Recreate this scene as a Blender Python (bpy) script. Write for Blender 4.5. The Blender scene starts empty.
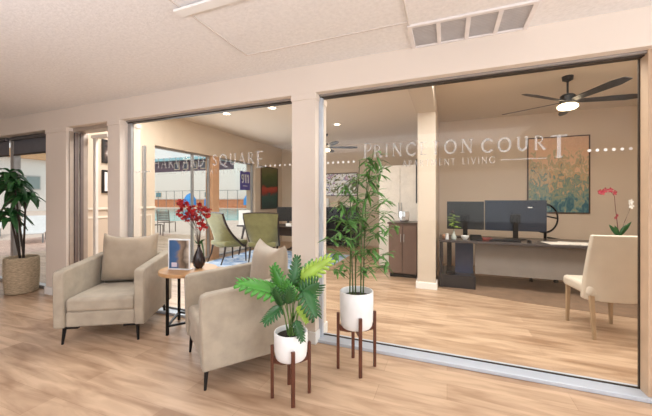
import bpy, bmesh, math, random
from mathutils import Vector, Matrix
random.seed(7)
S = bpy.context.scene
COL = S.collection
PI = math.pi
HFOV_F = 308.0
YAW = math.atan(121/308.0)
EYE = 1.35
D = 2.81

# ------------------------------------------------------------------ camera
cam = bpy.data.cameras.new('camera'); camo = bpy.data.objects.new('camera', cam); COL.objects.link(camo)
cam.sensor_width = 36; cam.lens = HFOV_F/652*36; cam.shift_y = -8/652; cam.clip_end = 400
camo.location = (0, -D, EYE); camo.rotation_euler = (PI/2, 0, YAW)
S.camera = camo

# ------------------------------------------------------------------ world, sun, area lights, exposure
w = bpy.data.worlds.new('world'); S.world = w; w.use_nodes = True
nt = w.node_tree; nt.nodes.clear()
wo = nt.nodes.new('ShaderNodeOutputWorld'); bg = nt.nodes.new('ShaderNodeBackground')
tc = nt.nodes.new('ShaderNodeTexCoord'); nz = nt.nodes.new('ShaderNodeTexNoise'); nz.inputs['Scale'].default_value = 2.2; nz.inputs['Detail'].default_value = 5
cr = nt.nodes.new('ShaderNodeValToRGB')
cr.color_ramp.elements[0].position = .34; cr.color_ramp.elements[0].color = (.28, .62, .80, 1)
cr.color_ramp.elements[1].position = .47; cr.color_ramp.elements[1].color = (1, .97, .95, 1)
nt.links.new(tc.outputs['Generated'], nz.inputs['Vector']); nt.links.new(nz.outputs['Fac'], cr.inputs['Fac'])
nt.links.new(cr.outputs['Color'], bg.inputs['Color']); nt.links.new(bg.outputs[0], wo.inputs['Surface'])
bg.inputs['Strength'].default_value = 0.95
sun = bpy.data.lights.new('sun', 'SUN'); sun.energy = 1.3; sun.angle = .03; sun.color = (1, .95, .88)
so = bpy.data.objects.new('sun', sun); COL.objects.link(so); so.rotation_euler = (math.radians(38), 0, math.radians(20))

def area(name, loc, rot, sx, sy, power, color):
    l = bpy.data.lights.new(name, 'AREA'); l.shape = 'RECTANGLE'; l.size = sx; l.size_y = sy; l.energy = power; l.color = color
    o = bpy.data.objects.new(name, l); COL.objects.link(o); o.location = loc; o.rotation_euler = rot
    return o
area('fill_lobby_right', (4.3, -3.2, 1.45), (0, PI/2, 0), 2.1, 4.4, 150, (.86, .94, 1.0))  # added side fill in place of windows; wall_right is solid
area('fill_lobby_rear', (-1.0, -10.6, 1.5), (PI/2, 0, 0), 9, 2.0, 60, (.86, .94, 1.0))  # added fill from the rear, no opening behind it
area('fill_lobby_top', (-1.2, -4.0, 2.58), (0, 0, 0), 5.0, 1.6, 50, (.95, .97, 1.0))  # unseen soft fill over the lobby, added without a fixture
area('fill_lobby_up', (-1.2, -3.9, 1.5), (PI, 0, 0), 4.6, 2.0, 125, (.86, .91, 1.0))  # added upward fill to brighten the lobby ceiling
area('fill_office', (1.0, .75, 2.95), (0, 0, 0), 3.2, .8, 102, (.98, .96, .92))  # added office fill, kept out of view above the header
area('fill_meeting', (-3.0, .75, 2.95), (0, 0, 0), 3.0, .8, 88, (.96, .96, .94))  # added fill for the meeting area, likewise hidden by the header
area('window_daylight', (-4.86, 3.0, 1.25), (0, -PI/2, 0), 2.0, 3.0, 45, (.97, .98, 1.0))
S.view_settings.view_transform = 'Standard'; S.view_settings.look = 'None'; S.view_settings.gamma = 1
S.view_settings.use_curve_mapping = False
S.view_settings.exposure = 0.22

# ------------------------------------------------------------------ materials
def srgb(r, g, b):
    f = lambda c: (c/255/12.92) if c/255 <= .04045 else ((c/255+.055)/1.055)**2.4
    return (f(r), f(g), f(b), 1)
MATS = {}
def mat(name, rgb, rough=.6, metal=0, var=.06, scale=8, bump=0, bscale=60, spec=.5, emit=None, estr=1, stretch=None, sheen=0):
    if name in MATS: return MATS[name]
    m = bpy.data.materials.new(name); m.use_nodes = True; n = m.node_tree; b = n.nodes['Principled BSDF']
    c = srgb(*rgb)
    t = n.nodes.new('ShaderNodeTexCoord'); src = t.outputs['Object']
    if stretch:
        mp = n.nodes.new('ShaderNodeMapping'); mp.inputs['Scale'].default_value = stretch; n.links.new(src, mp.inputs[0]); src = mp.outputs[0]
    z = n.nodes.new('ShaderNodeTexNoise'); z.inputs['Scale'].default_value = scale; z.inputs['Detail'].default_value = 4; n.links.new(src, z.inputs['Vector'])
    r = n.nodes.new('ShaderNodeValToRGB'); r.color_ramp.elements[0].position = .3; r.color_ramp.elements[1].position = .7
    r.color_ramp.elements[0].color = tuple(x*(1-var) for x in c[:3])+(1,); r.color_ramp.elements[1].color = tuple(min(1, x*(1+var)) for x in c[:3])+(1,)
    n.links.new(z.outputs['Fac'], r.inputs[0]); n.links.new(r.outputs[0], b.inputs['Base Color'])
    b.inputs['Roughness'].default_value = rough; b.inputs['Metallic'].default_value = metal; b.inputs['Specular IOR Level'].default_value = spec
    if sheen: b.inputs['Sheen Weight'].default_value = sheen
    if bump:
        z2 = n.nodes.new('ShaderNodeTexNoise'); z2.inputs['Scale'].default_value = bscale; n.links.new(src, z2.inputs['Vector'])
        bp = n.nodes.new('ShaderNodeBump'); bp.inputs['Strength'].default_value = bump; bp.inputs['Distance'].default_value = .01
        n.links.new(z2.outputs['Fac'], bp.inputs['Height']); n.links.new(bp.outputs[0], b.inputs['Normal'])
    if emit:
        b.inputs['Emission Color'].default_value = srgb(*emit); b.inputs['Emission Strength'].default_value = estr
    MATS[name] = m; return m
def glass_mat(name, tint=(1, 1, 1), ior=1.5, gloss=1.0):
    m = bpy.data.materials.new(name); m.use_nodes = True; n = m.node_tree; n.nodes.clear()
    o = n.nodes.new('ShaderNodeOutputMaterial'); t = n.nodes.new('ShaderNodeBsdfTransparent'); t.inputs[0].default_value = (*tint, 1)
    g = n.nodes.new('ShaderNodeBsdfGlossy'); g.inputs['Roughness'].default_value = .01; f = n.nodes.new('ShaderNodeFresnel'); gi = n.nodes.new('ShaderNodeNewGeometry'); mi = n.nodes.new('ShaderNodeMix'); mi.inputs[2].default_value = ior; mi.inputs[3].default_value = 1/ior; n.links.new(gi.outputs['Backfacing'], mi.inputs[0]); n.links.new(mi.outputs[0], f.inputs[0])
    x = n.nodes.new('ShaderNodeMixShader'); n.links.new(f.outputs[0], x.inputs[0]); n.links.new(t.outputs[0], x.inputs[1]); n.links.new(g.outputs[0], x.inputs[2]); n.links.new(x.outputs[0], o.inputs[0])
    MATS[name] = m; return m
def ramp_mat(name, stops, scale=(1, 1, 1), nscale=5, dist=0, rough=.6, axis=None, mixf=.5, rot=None):
    """painterly: colour ramp over noise blended with an axis gradient of the object's own extent"""
    m = bpy.data.materials.new(name); m.use_nodes = True; n = m.node_tree; b = n.nodes['Principled BSDF']
    t = n.nodes.new('ShaderNodeTexCoord'); mp = n.nodes.new('ShaderNodeMapping'); mp.inputs['Scale'].default_value = scale
    n.links.new(t.outputs['Object'], mp.inputs[0]); z = n.nodes.new('ShaderNodeTexNoise'); z.inputs['Scale'].default_value = nscale; z.inputs['Detail'].default_value = 6; z.inputs['Distortion'].default_value = dist
    n.links.new(mp.outputs[0], z.inputs['Vector']); f = z.outputs['Fac']
    if axis is not None:
        sp = n.nodes.new('ShaderNodeSeparateXYZ'); n.links.new(t.outputs['Generated'], sp.inputs[0])
        mx = n.nodes.new('ShaderNodeMix'); mx.inputs[0].default_value = mixf; n.links.new(f, mx.inputs[2]); n.links.new(sp.outputs[axis], mx.inputs[3]); f = mx.outputs[0]
    r = n.nodes.new('ShaderNodeValToRGB'); e = r.color_ramp.elements
    while len(e) < len(stops): e.new(.5)
    for el, (p, c) in zip(e, stops): el.position = p; el.color = srgb(*c)
    n.links.new(f, r.inputs[0]); n.links.new(r.outputs[0], b.inputs['Base Color']); b.inputs['Roughness'].default_value = rough
    MATS[name] = m; return m
def wood_floor(name, c1, c2, rough=.38):
    m = bpy.data.materials.new(name); m.use_nodes = True; n = m.node_tree; b = n.nodes['Principled BSDF']
    t = n.nodes.new('ShaderNodeTexCoord')
    br = n.nodes.new('ShaderNodeTexBrick'); br.inputs['Scale'].default_value = 1; br.inputs['Brick Width'].default_value = 1.25; br.inputs['Row Height'].default_value = .19
    br.inputs['Mortar Size'].default_value = .0012; br.inputs['Color1'].default_value = (.25, .25, .25, 1); br.inputs['Color2'].default_value = (.75, .75, .75, 1); br.inputs['Mortar'].default_value = (.0, .0, .0, 1); br.offset = .37
    n.links.new(t.outputs['Object'], br.inputs['Vector'])
    mp = n.nodes.new('ShaderNodeMapping'); mp.inputs['Scale'].default_value = (1.2, 7, 1); n.links.new(t.outputs['Object'], mp.inputs[0])
    z = n.nodes.new('ShaderNodeTexNoise'); z.inputs['Scale'].default_value = 1.6; z.inputs['Detail'].default_value = 7; z.inputs['Distortion'].default_value = .7; n.links.new(mp.outputs[0], z.inputs['Vector'])
    mx = n.nodes.new('ShaderNodeMix'); mx.data_type = 'RGBA'; mx.inputs[0].default_value = .72
    n.links.new(br.outputs['Color'], mx.inputs[6]); n.links.new(z.outputs['Fac'], mx.inputs[7])
    r = n.nodes.new('ShaderNodeValToRGB'); r.color_ramp.elements[0].position = .32; r.color_ramp.elements[1].position = .62
    r.color_ramp.elements[0].color = srgb(*c1); r.color_ramp.elements[1].color = srgb(*c2)
    n.links.new(mx.outputs[2], r.inputs[0]); n.links.new(r.outputs[0], b.inputs['Base Color']); b.inputs['Roughness'].default_value = rough
    b.inputs['Specular IOR Level'].default_value = .4
    MATS[name] = m; return m

WALL = mat('wall_paint_beige', (230, 217, 205), .8, var=.015, scale=2)
WALLO = mat('office_wall_paint', (214, 196, 176), .8, var=.03, scale=2)
CEIL = mat('ceiling_plaster', (240, 237, 236), .9, var=.05, scale=34, bump=.32, bscale=55)
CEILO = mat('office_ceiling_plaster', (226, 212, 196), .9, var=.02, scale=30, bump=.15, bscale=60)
WHITE = mat('white_paint', (240, 238, 235), .45, var=.01)
FLOOR = wood_floor('oak_floor', (150, 118, 92), (204, 174, 146))
ALU = mat('aluminium_frame', (176, 176, 178), .35, metal=.6, var=.03)
SILLM = mat('pale_aluminium_sill', (196, 203, 214), .4, metal=.2, var=.03)
BRONZE = mat('bronze_gasket', (66, 56, 48), .5, metal=.3, var=.05)
GLASS = glass_mat('pane_glass', (.97, .98, .97), 1.30)
WGLASS = glass_mat('window_glass', (.96, .98, .98), 1.3)
FILM = mat('white_film', (226, 226, 226), .6, var=.02)
def see_through(m, a):
    m.node_tree.nodes['Principled BSDF'].inputs['Alpha'].default_value = a
see_through(FILM, .27)
FABRIC = mat('greige_upholstery', (170, 157, 139), .75, var=.13, scale=9, bump=.35, bscale=260, sheen=.2)
BLACKM = mat('black_metal', (24, 23, 24), .4, metal=.5, var=.05)
WALNUT = mat('walnut_wood', (92, 50, 34), .45, var=.22, scale=10, stretch=(4, 4, 1))
OAKTOP = mat('pale_oak_top', (196, 152, 108), .4, var=.12, scale=6, stretch=(1, 6, 1))
CERAM = mat('white_ceramic', (240, 240, 240), .35, var=.01)
SOIL = mat('dark_soil', (42, 34, 28), .95, var=.3, scale=40, bump=.6)
LEAF = mat('leaf_green', (72, 140, 52), .4, var=.45, scale=5)
LEAFB = mat('bamboo_leaf_green', (92, 140, 68), .5, var=.45, scale=7)
LEAFY = mat('leaf_yellow_green', (160, 192, 74), .4, var=.25, scale=6)
LEAFD = mat('leaf_dark_green', (42, 90, 44), .4, var=.45, scale=6)
CANE = mat('green_cane', (74, 92, 44), .5, var=.2, scale=10)
DARKCANE = mat('dark_cane', (48, 36, 28), .7, var=.3, scale=20)

# ------------------------------------------------------------------ geometry helpers
class MB:
    def __init__(s): s.bm = bmesh.new()
    def box(s, x0, x1, y0, y1, z0, z1, M=None):
        vs = [s.bm.verts.new(Vector(p) if M is None else M @ Vector(p)) for p in
              ((x0, y0, z0), (x1, y0, z0), (x1, y1, z0), (x0, y1, z0), (x0, y0, z1), (x1, y0, z1), (x1, y1, z1), (x0, y1, z1))]
        for f in ((0, 3, 2, 1), (4, 5, 6, 7), (0, 1, 5, 4), (1, 2, 6, 5), (2, 3, 7, 6), (3, 0, 4, 7)): s.bm.faces.new([vs[i] for i in f])
        return s
    def tube(s, pts, rad, n=8, cap=True, sq=1.0):
        pts = [Vector(p) for p in pts]; rad = rad if isinstance(rad, (list, tuple)) else [rad]*len(pts)
        rings = []; up = Vector((0, 0, 1))
        for i, p in enumerate(pts):
            d = (pts[min(i+1, len(pts)-1)]-pts[max(i-1, 0)]).normalized()
            a = d.cross(up if abs(d.z) < .95 else Vector((1, 0, 0))).normalized(); b = a.cross(d)
            rings.append([s.bm.verts.new(p+(a*math.cos(t)+b*math.sin(t)*sq)*rad[i]) for t in [2*PI*k/n+PI/n for k in range(n)]])
        for r0, r1 in zip(rings, rings[1:]):
            for k in range(n): s.bm.faces.new((r0[k], r0[(k+1) % n], r1[(k+1) % n], r1[k]))
        if cap: s.bm.faces.new(rings[0][::-1]); s.bm.faces.new(rings[-1])
        return s
    def lathe(s, prof, c=(0, 0, 0), n=32, sx=1, sy=1):
        rings = []
        for r, z in prof:
            if r < 1e-5: rings.append([s.bm.verts.new((c[0], c[1], c[2]+z))])
            else: rings.append([s.bm.verts.new((c[0]+r*math.cos(2*PI*k/n)*sx, c[1]+r*math.sin(2*PI*k/n)*sy, c[2]+z)) for k in range(n)])
        for a, b in zip(rings, rings[1:]):
            for k in range(n):
                k2 = (k+1) % n
                if len(a) == 1 and len(b) == 1: continue
                if len(a) == 1: s.bm.faces.new((a[0], b[k2], b[k]))
                elif len(b) == 1: s.bm.faces.new((a[k], a[k2], b[0]))
                else: s.bm.faces.new((a[k], a[k2], b[k2], b[k]))
        return s
    def prism(s, poly, axis, a0, a1):
        def P(u, v, a): return (a, u, v) if axis == 0 else ((u, a, v) if axis == 1 else (u, v, a))
        A = [s.bm.verts.new(P(u, v, a0)) for u, v in poly]; B = [s.bm.verts.new(P(u, v, a1)) for u, v in poly]
        n = len(poly)
        s.bm.faces.new(A); s.bm.faces.new(B[::-1])
        for k in range(n): s.bm.faces.new((A[k], B[k], B[(k+1) % n], A[(k+1) % n]))
        return s
    def face(s, pts):
        s.bm.faces.new([s.bm.verts.new(p) for p in pts]); return s
    def grid(s, rows):
        V = [[s.bm.verts.new(p) for p in r] for r in rows]
        for a, b in zip(V, V[1:]):
            for k in range(len(a)-1): s.bm.faces.new((a[k], a[k+1], b[k+1], b[k]))
        return s
    def build(s, name, m, parent=None, bevel=0, seg=2, smooth=True, label=None, sub=0, solid=0):
        bm = s.bm
        if solid == 0: bmesh.ops.recalc_face_normals(bm, faces=bm.faces)
        me = bpy.data.meshes.new(name); bm.to_mesh(me); bm.free()
        if smooth:
            for p in me.polygons: p.use_smooth = True
        me.materials.append(m); o = bpy.data.objects.new(name, me); COL.objects.link(o)
        if parent: o.parent = parent
        if solid: md = o.modifiers.new('s', 'SOLIDIFY'); md.thickness = solid
        if bevel: md = o.modifiers.new('b', 'BEVEL'); md.width = bevel; md.segments = seg; md.limit_method = 'ANGLE'; md.harden_normals = False
        if sub: md = o.modifiers.new('u', 'SUBSURF'); md.levels = sub; md.render_levels = sub
        if smooth and not sub:
            try: me.set_sharp_from_angle(angle=math.radians(38))
            except Exception: pass
        if label: o['label'] = label
        return o
def thing(name, label, cat, loc=(0, 0, 0), rz=0, group=None):
    o = bpy.data.objects.new(name, None); COL.objects.link(o); o.location = loc; o.rotation_euler = (0, 0, rz); o.empty_display_size = .1
    o['label'] = label; o['category'] = cat
    if group: o['group'] = group
    return o
def tag(o, label, cat, group=None, kind=None):
    o['label'] = label; o['category'] = cat
    if group: o['group'] = group
    if kind: o['kind'] = kind
    return o
def copy_tree(o, parent=None):
    kids = list(o.children); c = o.copy(); COL.objects.link(c)
    if parent: c.parent = parent
    for k in kids: copy_tree(k, c)
    return c
def struct(o): o['kind'] = 'structure'; return o
def sbox(name, m, *b, bevel=0, parent=None):
    o = MB().box(*b).build(name, m, parent, bevel, smooth=False); return struct(o)

# ================================================================== STRUCTURE
sbox('floor', FLOOR, -10.0, 4.6, -11, 6.3, -.1, 0)
# lobby shell behind and beside the camera
sbox('ceiling', CEIL, -10.0, 4.6, -11, -.16, 2.62, 2.8)
sbox('wall_rear', WALL, -10.0, 4.6, -11.1, -11, 0, 2.62)
sbox('wall_right', WALL, 4.5, 4.6, -11, 0, 0, 3.2)
sbox('wall_left', WALL, -10.1, -10.0, -11, 0, 0, 2.62)
HB = 2.36
# glazed partition wall: header, columns, end walls
sbox('wall_header', WALL, -10.0, 4.6, -.16, .06, HB, 3.2)
def column(name, x0, x1):
    c = sbox(name, WALL, x0, x1, -.16, .12, 0, HB)
    b = MB().box(x0-.012, x1+.012, -.175, .135, 0, .11).build('baseboard', WHITE, c, .004, smooth=False)
    k = MB().box(x0-.008, x1+.008, -.168, .128, HB-.06, HB-.002).build('cap_trim', WALL, c, .004, smooth=False)
column('wall_column_left', -4.045, -3.82)
column('wall_column_middle', -1.395, -1.15)
column('wall_front_left', -5.37, -4.90)
wr = sbox('wall_front_right', WALL, 1.335, 4.5, -.16, .12, 0, HB)
sbox('baseboard_right', WHITE, 1.320, 4.5, -.178, -.16, 0, .115, bevel=.004)
# jamb strip of the right pane
sbox('trim_1', mat('jamb_tan', (206, 178, 150), .6), 1.255, 1.335, -.10, .004, 0, HB)
# interior shell
sbox('ceiling_office', CEILO, -5.3, 4.6, .06, 6.3, 3.0, 3.15)
sbox('wall_far', WALLO, -5.3, -.15, 6.0, 6.15, 0, 3.0)
sbox('wall_office_back', WALLO, -.15, 3.5, 4.17, 4.32, 0, 3.0)
sbox('wall_office_right', WALLO, 3.4, 3.5, .06, 4.17, 0, 3.0)
sbox('wall_partition', WALLO, -.41, -.16, 2.36, 6.0, 0, 3.0)
c = sbox('wall_office_column', WHITE if 0 else mat('column_cream', (206, 192, 176), .6, var=.01), -.42, -.16, 2.1, 2.35, 0, 2.72)
MB().box(-.445, -.135, 2.075, 2.36, 0, .10).build('baseboard', WHITE, c, .005, smooth=False)
sbox('trim_beam', MATS['column_cream'], -.44, -.16, .06, 2.35, 2.68, 3.0)
# window wall on the left side (X = -5): solid with wainscot, windows to the pool, end piece
wl = sbox('wall_pool_side', WALLO, -5.3, -5.0, .12, 1.31, 0, 3.0)
sbox('wall_pool_side', WALLO, -5.3, -5.0, 4.5, 6.0, 0, 3.0)
sbox('wall_pool_side', WALLO, -5.3, -5.0, 1.31, 4.5, HB, 3.0)
sbox('wall_pool_side', mat('orange_beige_mullion', (212, 166, 130), .6, var=.04), -5.2, -5.0, 2.81, 3.03, 0, HB)
wp = MB().box(-5.0, -4.97, .12, 1.31, 1.20, 1.235)
wp.box(-5.0, -4.985, .12, 1.31, 0, .10)
for y0, y1 in ((.14, .55), (.62, 1.25)):
    for z0, z1 in ((.18, 1.10),):
        wp.box(-5.0, -4.988, y0, y1, z0, z0+.03).box(-5.0, -4.988, y0, y1, z1-.03, z1).box(-5.0, -4.988, y0, y0+.03, z0+.03, z1-.03).box(-5.0, -4.988, y1-.03, y1, z0+.03, z1-.03)
struct(wp.build('trim_wainscot', mat('wainscot_cream', (236, 226, 210), .5), bevel=.002, smooth=False))

# ---- glazing
def window(name, axis, a0, a1, c, z0, z1, fw, depth, fm, gm=GLASS, mull=(), gt=.010, bars=()):
    """frame + glass in plane axis (1: Y=c, runs along X; 0: X=c, runs along Y)"""
    root = bpy.data.objects.new(name, None); COL.objects.link(root); root['kind'] = 'structure'
    f = MB(); g = MB()
    def B(mb, u0, u1, d0, d1, zz0, zz1):
        if axis == 1: mb.box(u0, u1, c+d0, c+d1, zz0, zz1)
        else: mb.box(c+d0, c+d1, u0, u1, zz0, zz1)
    h = depth/2
    B(f, a0, a0+fw, -h, h, z0, z1); B(f, a1-fw, a1, -h, h, z0, z1); B(f, a0+fw, a1-fw, -h, h, z1-fw, z1); B(f, a0+fw, a1-fw, -h, h, z0, z0+fw)
    for m_, mw in mull: B(f, m_-mw/2, m_+mw/2, -h, h, z0+fw, z1-fw)
    for z_ in bars: B(f, a0+fw, a1-fw, -h*.8, h*.8, z_-.015, z_+.015)
    f.build('frame', fm, root, smooth=False)
    B(g, a0+fw*.6, a1-fw*.6, -gt/2, gt/2, z0+fw*.6, z1-fw*.6)
    g.build('glass_pane', gm, root, smooth=False)
    return root
win3 = window('window_3', 1, -1.15, 1.255, 0.0, .03, HB, .008, .014, BRONZE)
win2 = window('window_2', 1, -3.82, -1.395, 0.0, .03, HB, .012, .026, BRONZE)
sbox('trim_2', ALU, -3.82, -3.755, -.06, -.03, .03, HB-.02, bevel=.004)
sbox('trim_3', SILLM, -1.15, -1.115, -.07, -.032, .03, HB-.02, bevel=.003)
sbox('trim_sill', SILLM, -1.135, 1.32, -.125, .05, 0, .03, bevel=.004)
sbox('trim_sill', SILLM, -3.805, -1.41, -.125, .05, 0, .03, bevel=.004)
sbox('trim_4', mat('header_track_grey', (150, 142, 136), .5), -1.14, 1.30, -.09, -.035, HB-.018, HB, bevel=.003)
sbox('trim_4', MATS['header_track_grey'], -3.81, -1.40, -.09, -.035, HB-.018, HB, bevel=.003)
sbox('trim_9', BRONZE, -1.14, 1.25, -.07, -.012, HB-.03, HB-.019)
sbox('trim_9', BRONZE, -3.81, -1.40, -.07, -.014, HB-.03, HB-.019)
# left patio glass to the outside
win1 = window('window_1', 1, -8.6, -5.38, .02, .0, HB, .05, .09, ALU, WGLASS, mull=((-6.56, .09), (-7.6, .06)))
sbox('wall_front_left', WALL, -10, -8.6, -.16, .12, 0, HB)
# windows to the pool
window('window_4', 0, 1.32, 2.80, -5.1, .02, HB, .035, .06, ALU, WGLASS, mull=((2.30, .03),))
window('window_5', 0, 3.04, 4.49, -5.1, .02, HB, .035, .06, ALU, WGLASS)
sbox('trim_5', ALU, -5.0, -4.95, 1.05, 1.10, 0, HB-.05, bevel=.004)
# doorway between the two left columns: folded glass door leaf
door = bpy.data.objects.new('door_1', None); COL.objects.link(door); door['kind'] = 'structure'
f = MB()
f.box(-4.90, -4.055, -.08, .08, HB-.05, HB-.0)
f.box(-4.90, -4.875, -.13, -.08, 0, HB-.05).box(-4.90, -4.87, .03, .10, 0, HB-.05)
f.build('door_frame', mat('warm_aluminium', (178, 164, 152), .4, metal=.3), door, .004, smooth=False)
f = MB()
f.box(-4.90, -4.86, -.075, -.03, .02, 2.30).box(-4.86, -4.83, -.02, .02, .02, 2.30)
f.build('door_stile', mat('leaf_frame_grey', (120, 108, 104), .4, metal=.3), door, .003, smooth=False)
f = MB(); f.box(-4.86, -4.80, .16, .20, .02, 2.30).box(-4.86, -4.50, .13, .21, 2.25, 2.30)
f.build('white_stile', mat('leaf_white', (226, 220, 212), .4), door, .003, smooth=False)
# roller shades on the patio glass
for (a, b) in ((-6.5, -5.40), (-7.55, -6.62)):
    r = thing('roller_shade', 'dark grey roller shade atop the patio glass, %s' % ('beside the beige wall' if a > -6.6 else 'at the left picture edge'), 'blind', (0, 0, 0), 0, 'roller shades')
    MB().tube([(a, -.055, HB-.035), (b, -.055, HB-.035)], .028, 12).build('roller', mat('shade_tube', (92, 90, 92), .6), r)
    MB().box(a+.01, b-.01, -.032, -.029, 2.08, HB-.02).build('shade_cloth', mat('shade_grey', (104, 104, 110), .8), r, smooth=False)
    MB().box(a+.01, b-.01, -.037, -.024, 2.06, 2.085).build('bottom_bar', BRONZE, r, smooth=False)

# ---- ceiling details in the lobby
tr = MB()
tr.box(-1.64, -.26, -.56, -.545, 2.613, 2.62).box(-1.64, -1.625, -1.6, -.56, 2.613, 2.62)
tr.box(-.262, -.25, -1.9, -.161, 2.612, 2.62)
struct(tr.build('trim_6', mat('ceiling_trim', (222, 214, 208), .9), bevel=.003, smooth=False))
tr = MB(); tr.box(-1.68, -1.1, -1.29, -1.22, 2.59, 2.606).box(-1.1, -1.04, -1.9, -1.22, 2.59, 2.606)
struct(tr.build('trim_7', WHITE, bevel=.003, smooth=False))
vent = thing('ceiling_vent', 'white return air grille with four louvred sections in the ceiling', 'vent', (.14, -.33, 2.62))
f = MB(); W, L = .41, .18
f.box(-W, W, -L, -L+.03, -.015, 0).box(-W, W, L-.03, L, -.015, 0)
for k in range(5): x = -W+.0+(2*W-.03)*k/4; f.box(x, x+.03, -L+.03, L-.03, -.014, 0)
f.build('grille_frame', mat('vent_white', (236, 230, 228), .6), vent, .002, smooth=False)
f = MB()
for k in range(14):
    y = -L+.04+k*(2*L-.08)/13; M_ = Matrix.Translation((0, y, -.006)) @ Matrix.Rotation(math.radians(12), 4, 'X')
    f.box(-W+.03, W-.03, -.009, .009, -.0008, .0008, M_)
f.build('louvres', mat('vent_louvre', (214, 210, 210), .6), vent, smooth=False)
MB().box(-W+.01, W-.01, -L+.01, L-.01, -.002, -.0005).build('backing', mat('vent_dark', (214, 208, 206), .9), vent, smooth=False)

EM = mat('lamp_glow', (255, 240, 215), .5, emit=(255, 232, 200), estr=9)
def downlight(x, y, z, label, group):
    t = thing('recessed_light', label, 'light', (x, y, z), 0, group)
    MB().lathe([(.062, 0), (.092, 0), (.095, -.008), (.064, -.014), (.062, 0)], n=28).build('trim_ring', WHITE, t)
    MB().lathe([(0, -.006), (.060, -.006), (.060, -.001), (0, -.001)], n=28).build('lamp_disc', EM, t)
downlight(-2.22, 3.5, 3.0, 'round recessed ceiling light seen through the right pane above the bamboo leaves', 'office ceiling lights')
downlight(-3.9, 1.95, 3.0, 'left one of the two recessed lights just under the header of the left pane', 'office ceiling lights')
downlight(-2.9, 1.95, 3.0, 'right one of the two recessed lights just under the header of the left pane', 'office ceiling lights')
for x, y in ((-2.7, -5.9), (-3.4, -9.4), (-.9, -6.4)):
    downlight(x, y, 2.62, 'recessed ceiling light in the lobby reflected faintly in the glass', 'lobby ceiling lights')

# ================================================================== LETTERING on the panes (part of each window)
GL = {  # strokes: polylines in a unit box (width given), thick flag
 'P': (.55, [([(.12, 0), (.12, 1)], 1), ([(.12, 1), (.38, .98), (.5, .88), (.52, .74), (.46, .58), (.34, .49), (.12, .48)], 0)]),
 'R': (.66, [([(.12, 0), (.12, 1)], 1), ([(.12, 1), (.38, .98), (.5, .88), (.52, .76), (.46, .6), (.34, .52), (.12, .5)], 0), ([(.3, .5), (.64, 0)], 1)]),
 'I': (.26, [([(.13, 0), (.13, 1)], 1)]),
 'N': (.80, [([(.12, 0), (.12, 1)], 0), ([(.12, 1), (.70, 0)], 1), ([(.70, 0), (.70, 1)], 0)]),
 'C': (.78, [([(.74, .84), (.58, .98), (.36, .98), (.16, .84), (.07, .6), (.07, .4), (.16, .16), (.36, .02), (.58, .02), (.74, .16)], 1)]),
 'E': (.55, [([(.12, 0), (.12, 1)], 1), ([(.12, .985), (.5, .985)], 0), ([(.12, .52), (.42, .52)], 0), ([(.12, .015), (.52, .015)], 0)]),
 'T': (.64, [([(.32, 0), (.32, 1)], 1), ([(.02, .985), (.62, .985)], 0)]),
 'O': (.88, [([(.44, 1), (.22, .93), (.08, .7), (.06, .5), (.08, .3), (.22, .07), (.44, 0), (.66, .07), (.8, .3), (.82, .5), (.8, .7), (.66, .93), (.44, 1)], 1)]),
 'U': (.76, [([(.12, 1), (.12, .3), (.2, .1), (.38, 0), (.56, .1), (.64, .3), (.64, 1)], 1)]),
 'H': (.78, [([(.12, 0), (.12, 1)], 1), ([(.66, 0), (.66, 1)], 1), ([(.12, .52), (.66, .52)], 0)]),
 'A': (.74, [([(.06, 0), (.37, 1)], 0), ([(.37, 1), (.68, 0)], 1), ([(.18, .36), (.56, .36)], 0)]),
 'V': (.72, [([(.05, 1), (.36, 0)], 1), ([(.36, 0), (.67, 1)], 0)]),
 'D': (.80, [([(.12, 0), (.12, 1)], 1), ([(.12, .985), (.44, .96), (.66, .78), (.72, .5), (.66, .22), (.44, .04), (.12, .015)], 1)]),
 'S': (.54, [([(.46, .86), (.34, .98), (.18, .97), (.08, .84), (.1, .68), (.4, .42), (.48, .26), (.42, .08), (.28, .01), (.1, .06), (.05, .16)], 1)]),
 'Q': (.90, [([(.44, 1), (.22, .93), (.08, .7), (.06, .5), (.08, .3), (.22, .07), (.44, 0), (.66, .07), (.8, .3), (.82, .5), (.8, .7), (.66, .93), (.44, 1)], 1), ([(.46, .02), (.66, -.16), (.92, -.2)], 1)]),
 'M': (.94, [([(.12, 0), (.16, 1)], 0), ([(.16, 1), (.47, .1)], 1), ([(.47, .1), (.78, 1)], 0), ([(.78, 1), (.84, 0)], 1)]),
 'L': (.50, [([(.12, 0), (.12, 1)], 1), ([(.12, .015), (.5, .015)], 0)]),
 'G': (.82, [([(.72, .86), (.56, .98), (.36, .98), (.16, .84), (.07, .6), (.07, .4), (.16, .16), (.36, .02), (.58, .02), (.72, .12), (.72, .42)], 1)]),
 ' ': (.5, []),
 '9': (.62, [([(.52, .66), (.42, .48), (.22, .48), (.1, .66), (.12, .86), (.3, .99), (.46, .9), (.53, .66), (.5, .34), (.38, .06), (.2, 0)], 1)]),
 '1': (.42, [([(.08, .82), (.24, 1), (.24, 0)], 1)]),
}
SER = {'P': [(.12, 0)], 'R': [(.12, 0), (.64, 0)], 'I': [(.13, 0), (.13, 1)], 'N': [(.12, 0), (.12, 1), (.7, 1)], 'T': [(.32, 0)], 'H': [(.12, 0), (.12, 1), (.66, 0), (.66, 1)],
       'A': [(.06, 0), (.68, 0)], 'V': [(.05, 1), (.67, 1)], 'U': [(.12, 1), (.64, 1)], 'M': [(.12, 0), (.84, 0)], 'E': [(.06, 0), (.06, 1)], 'L': [(.08, 1)], 'D': [(.08, 0), (.08, 1)]}
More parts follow.
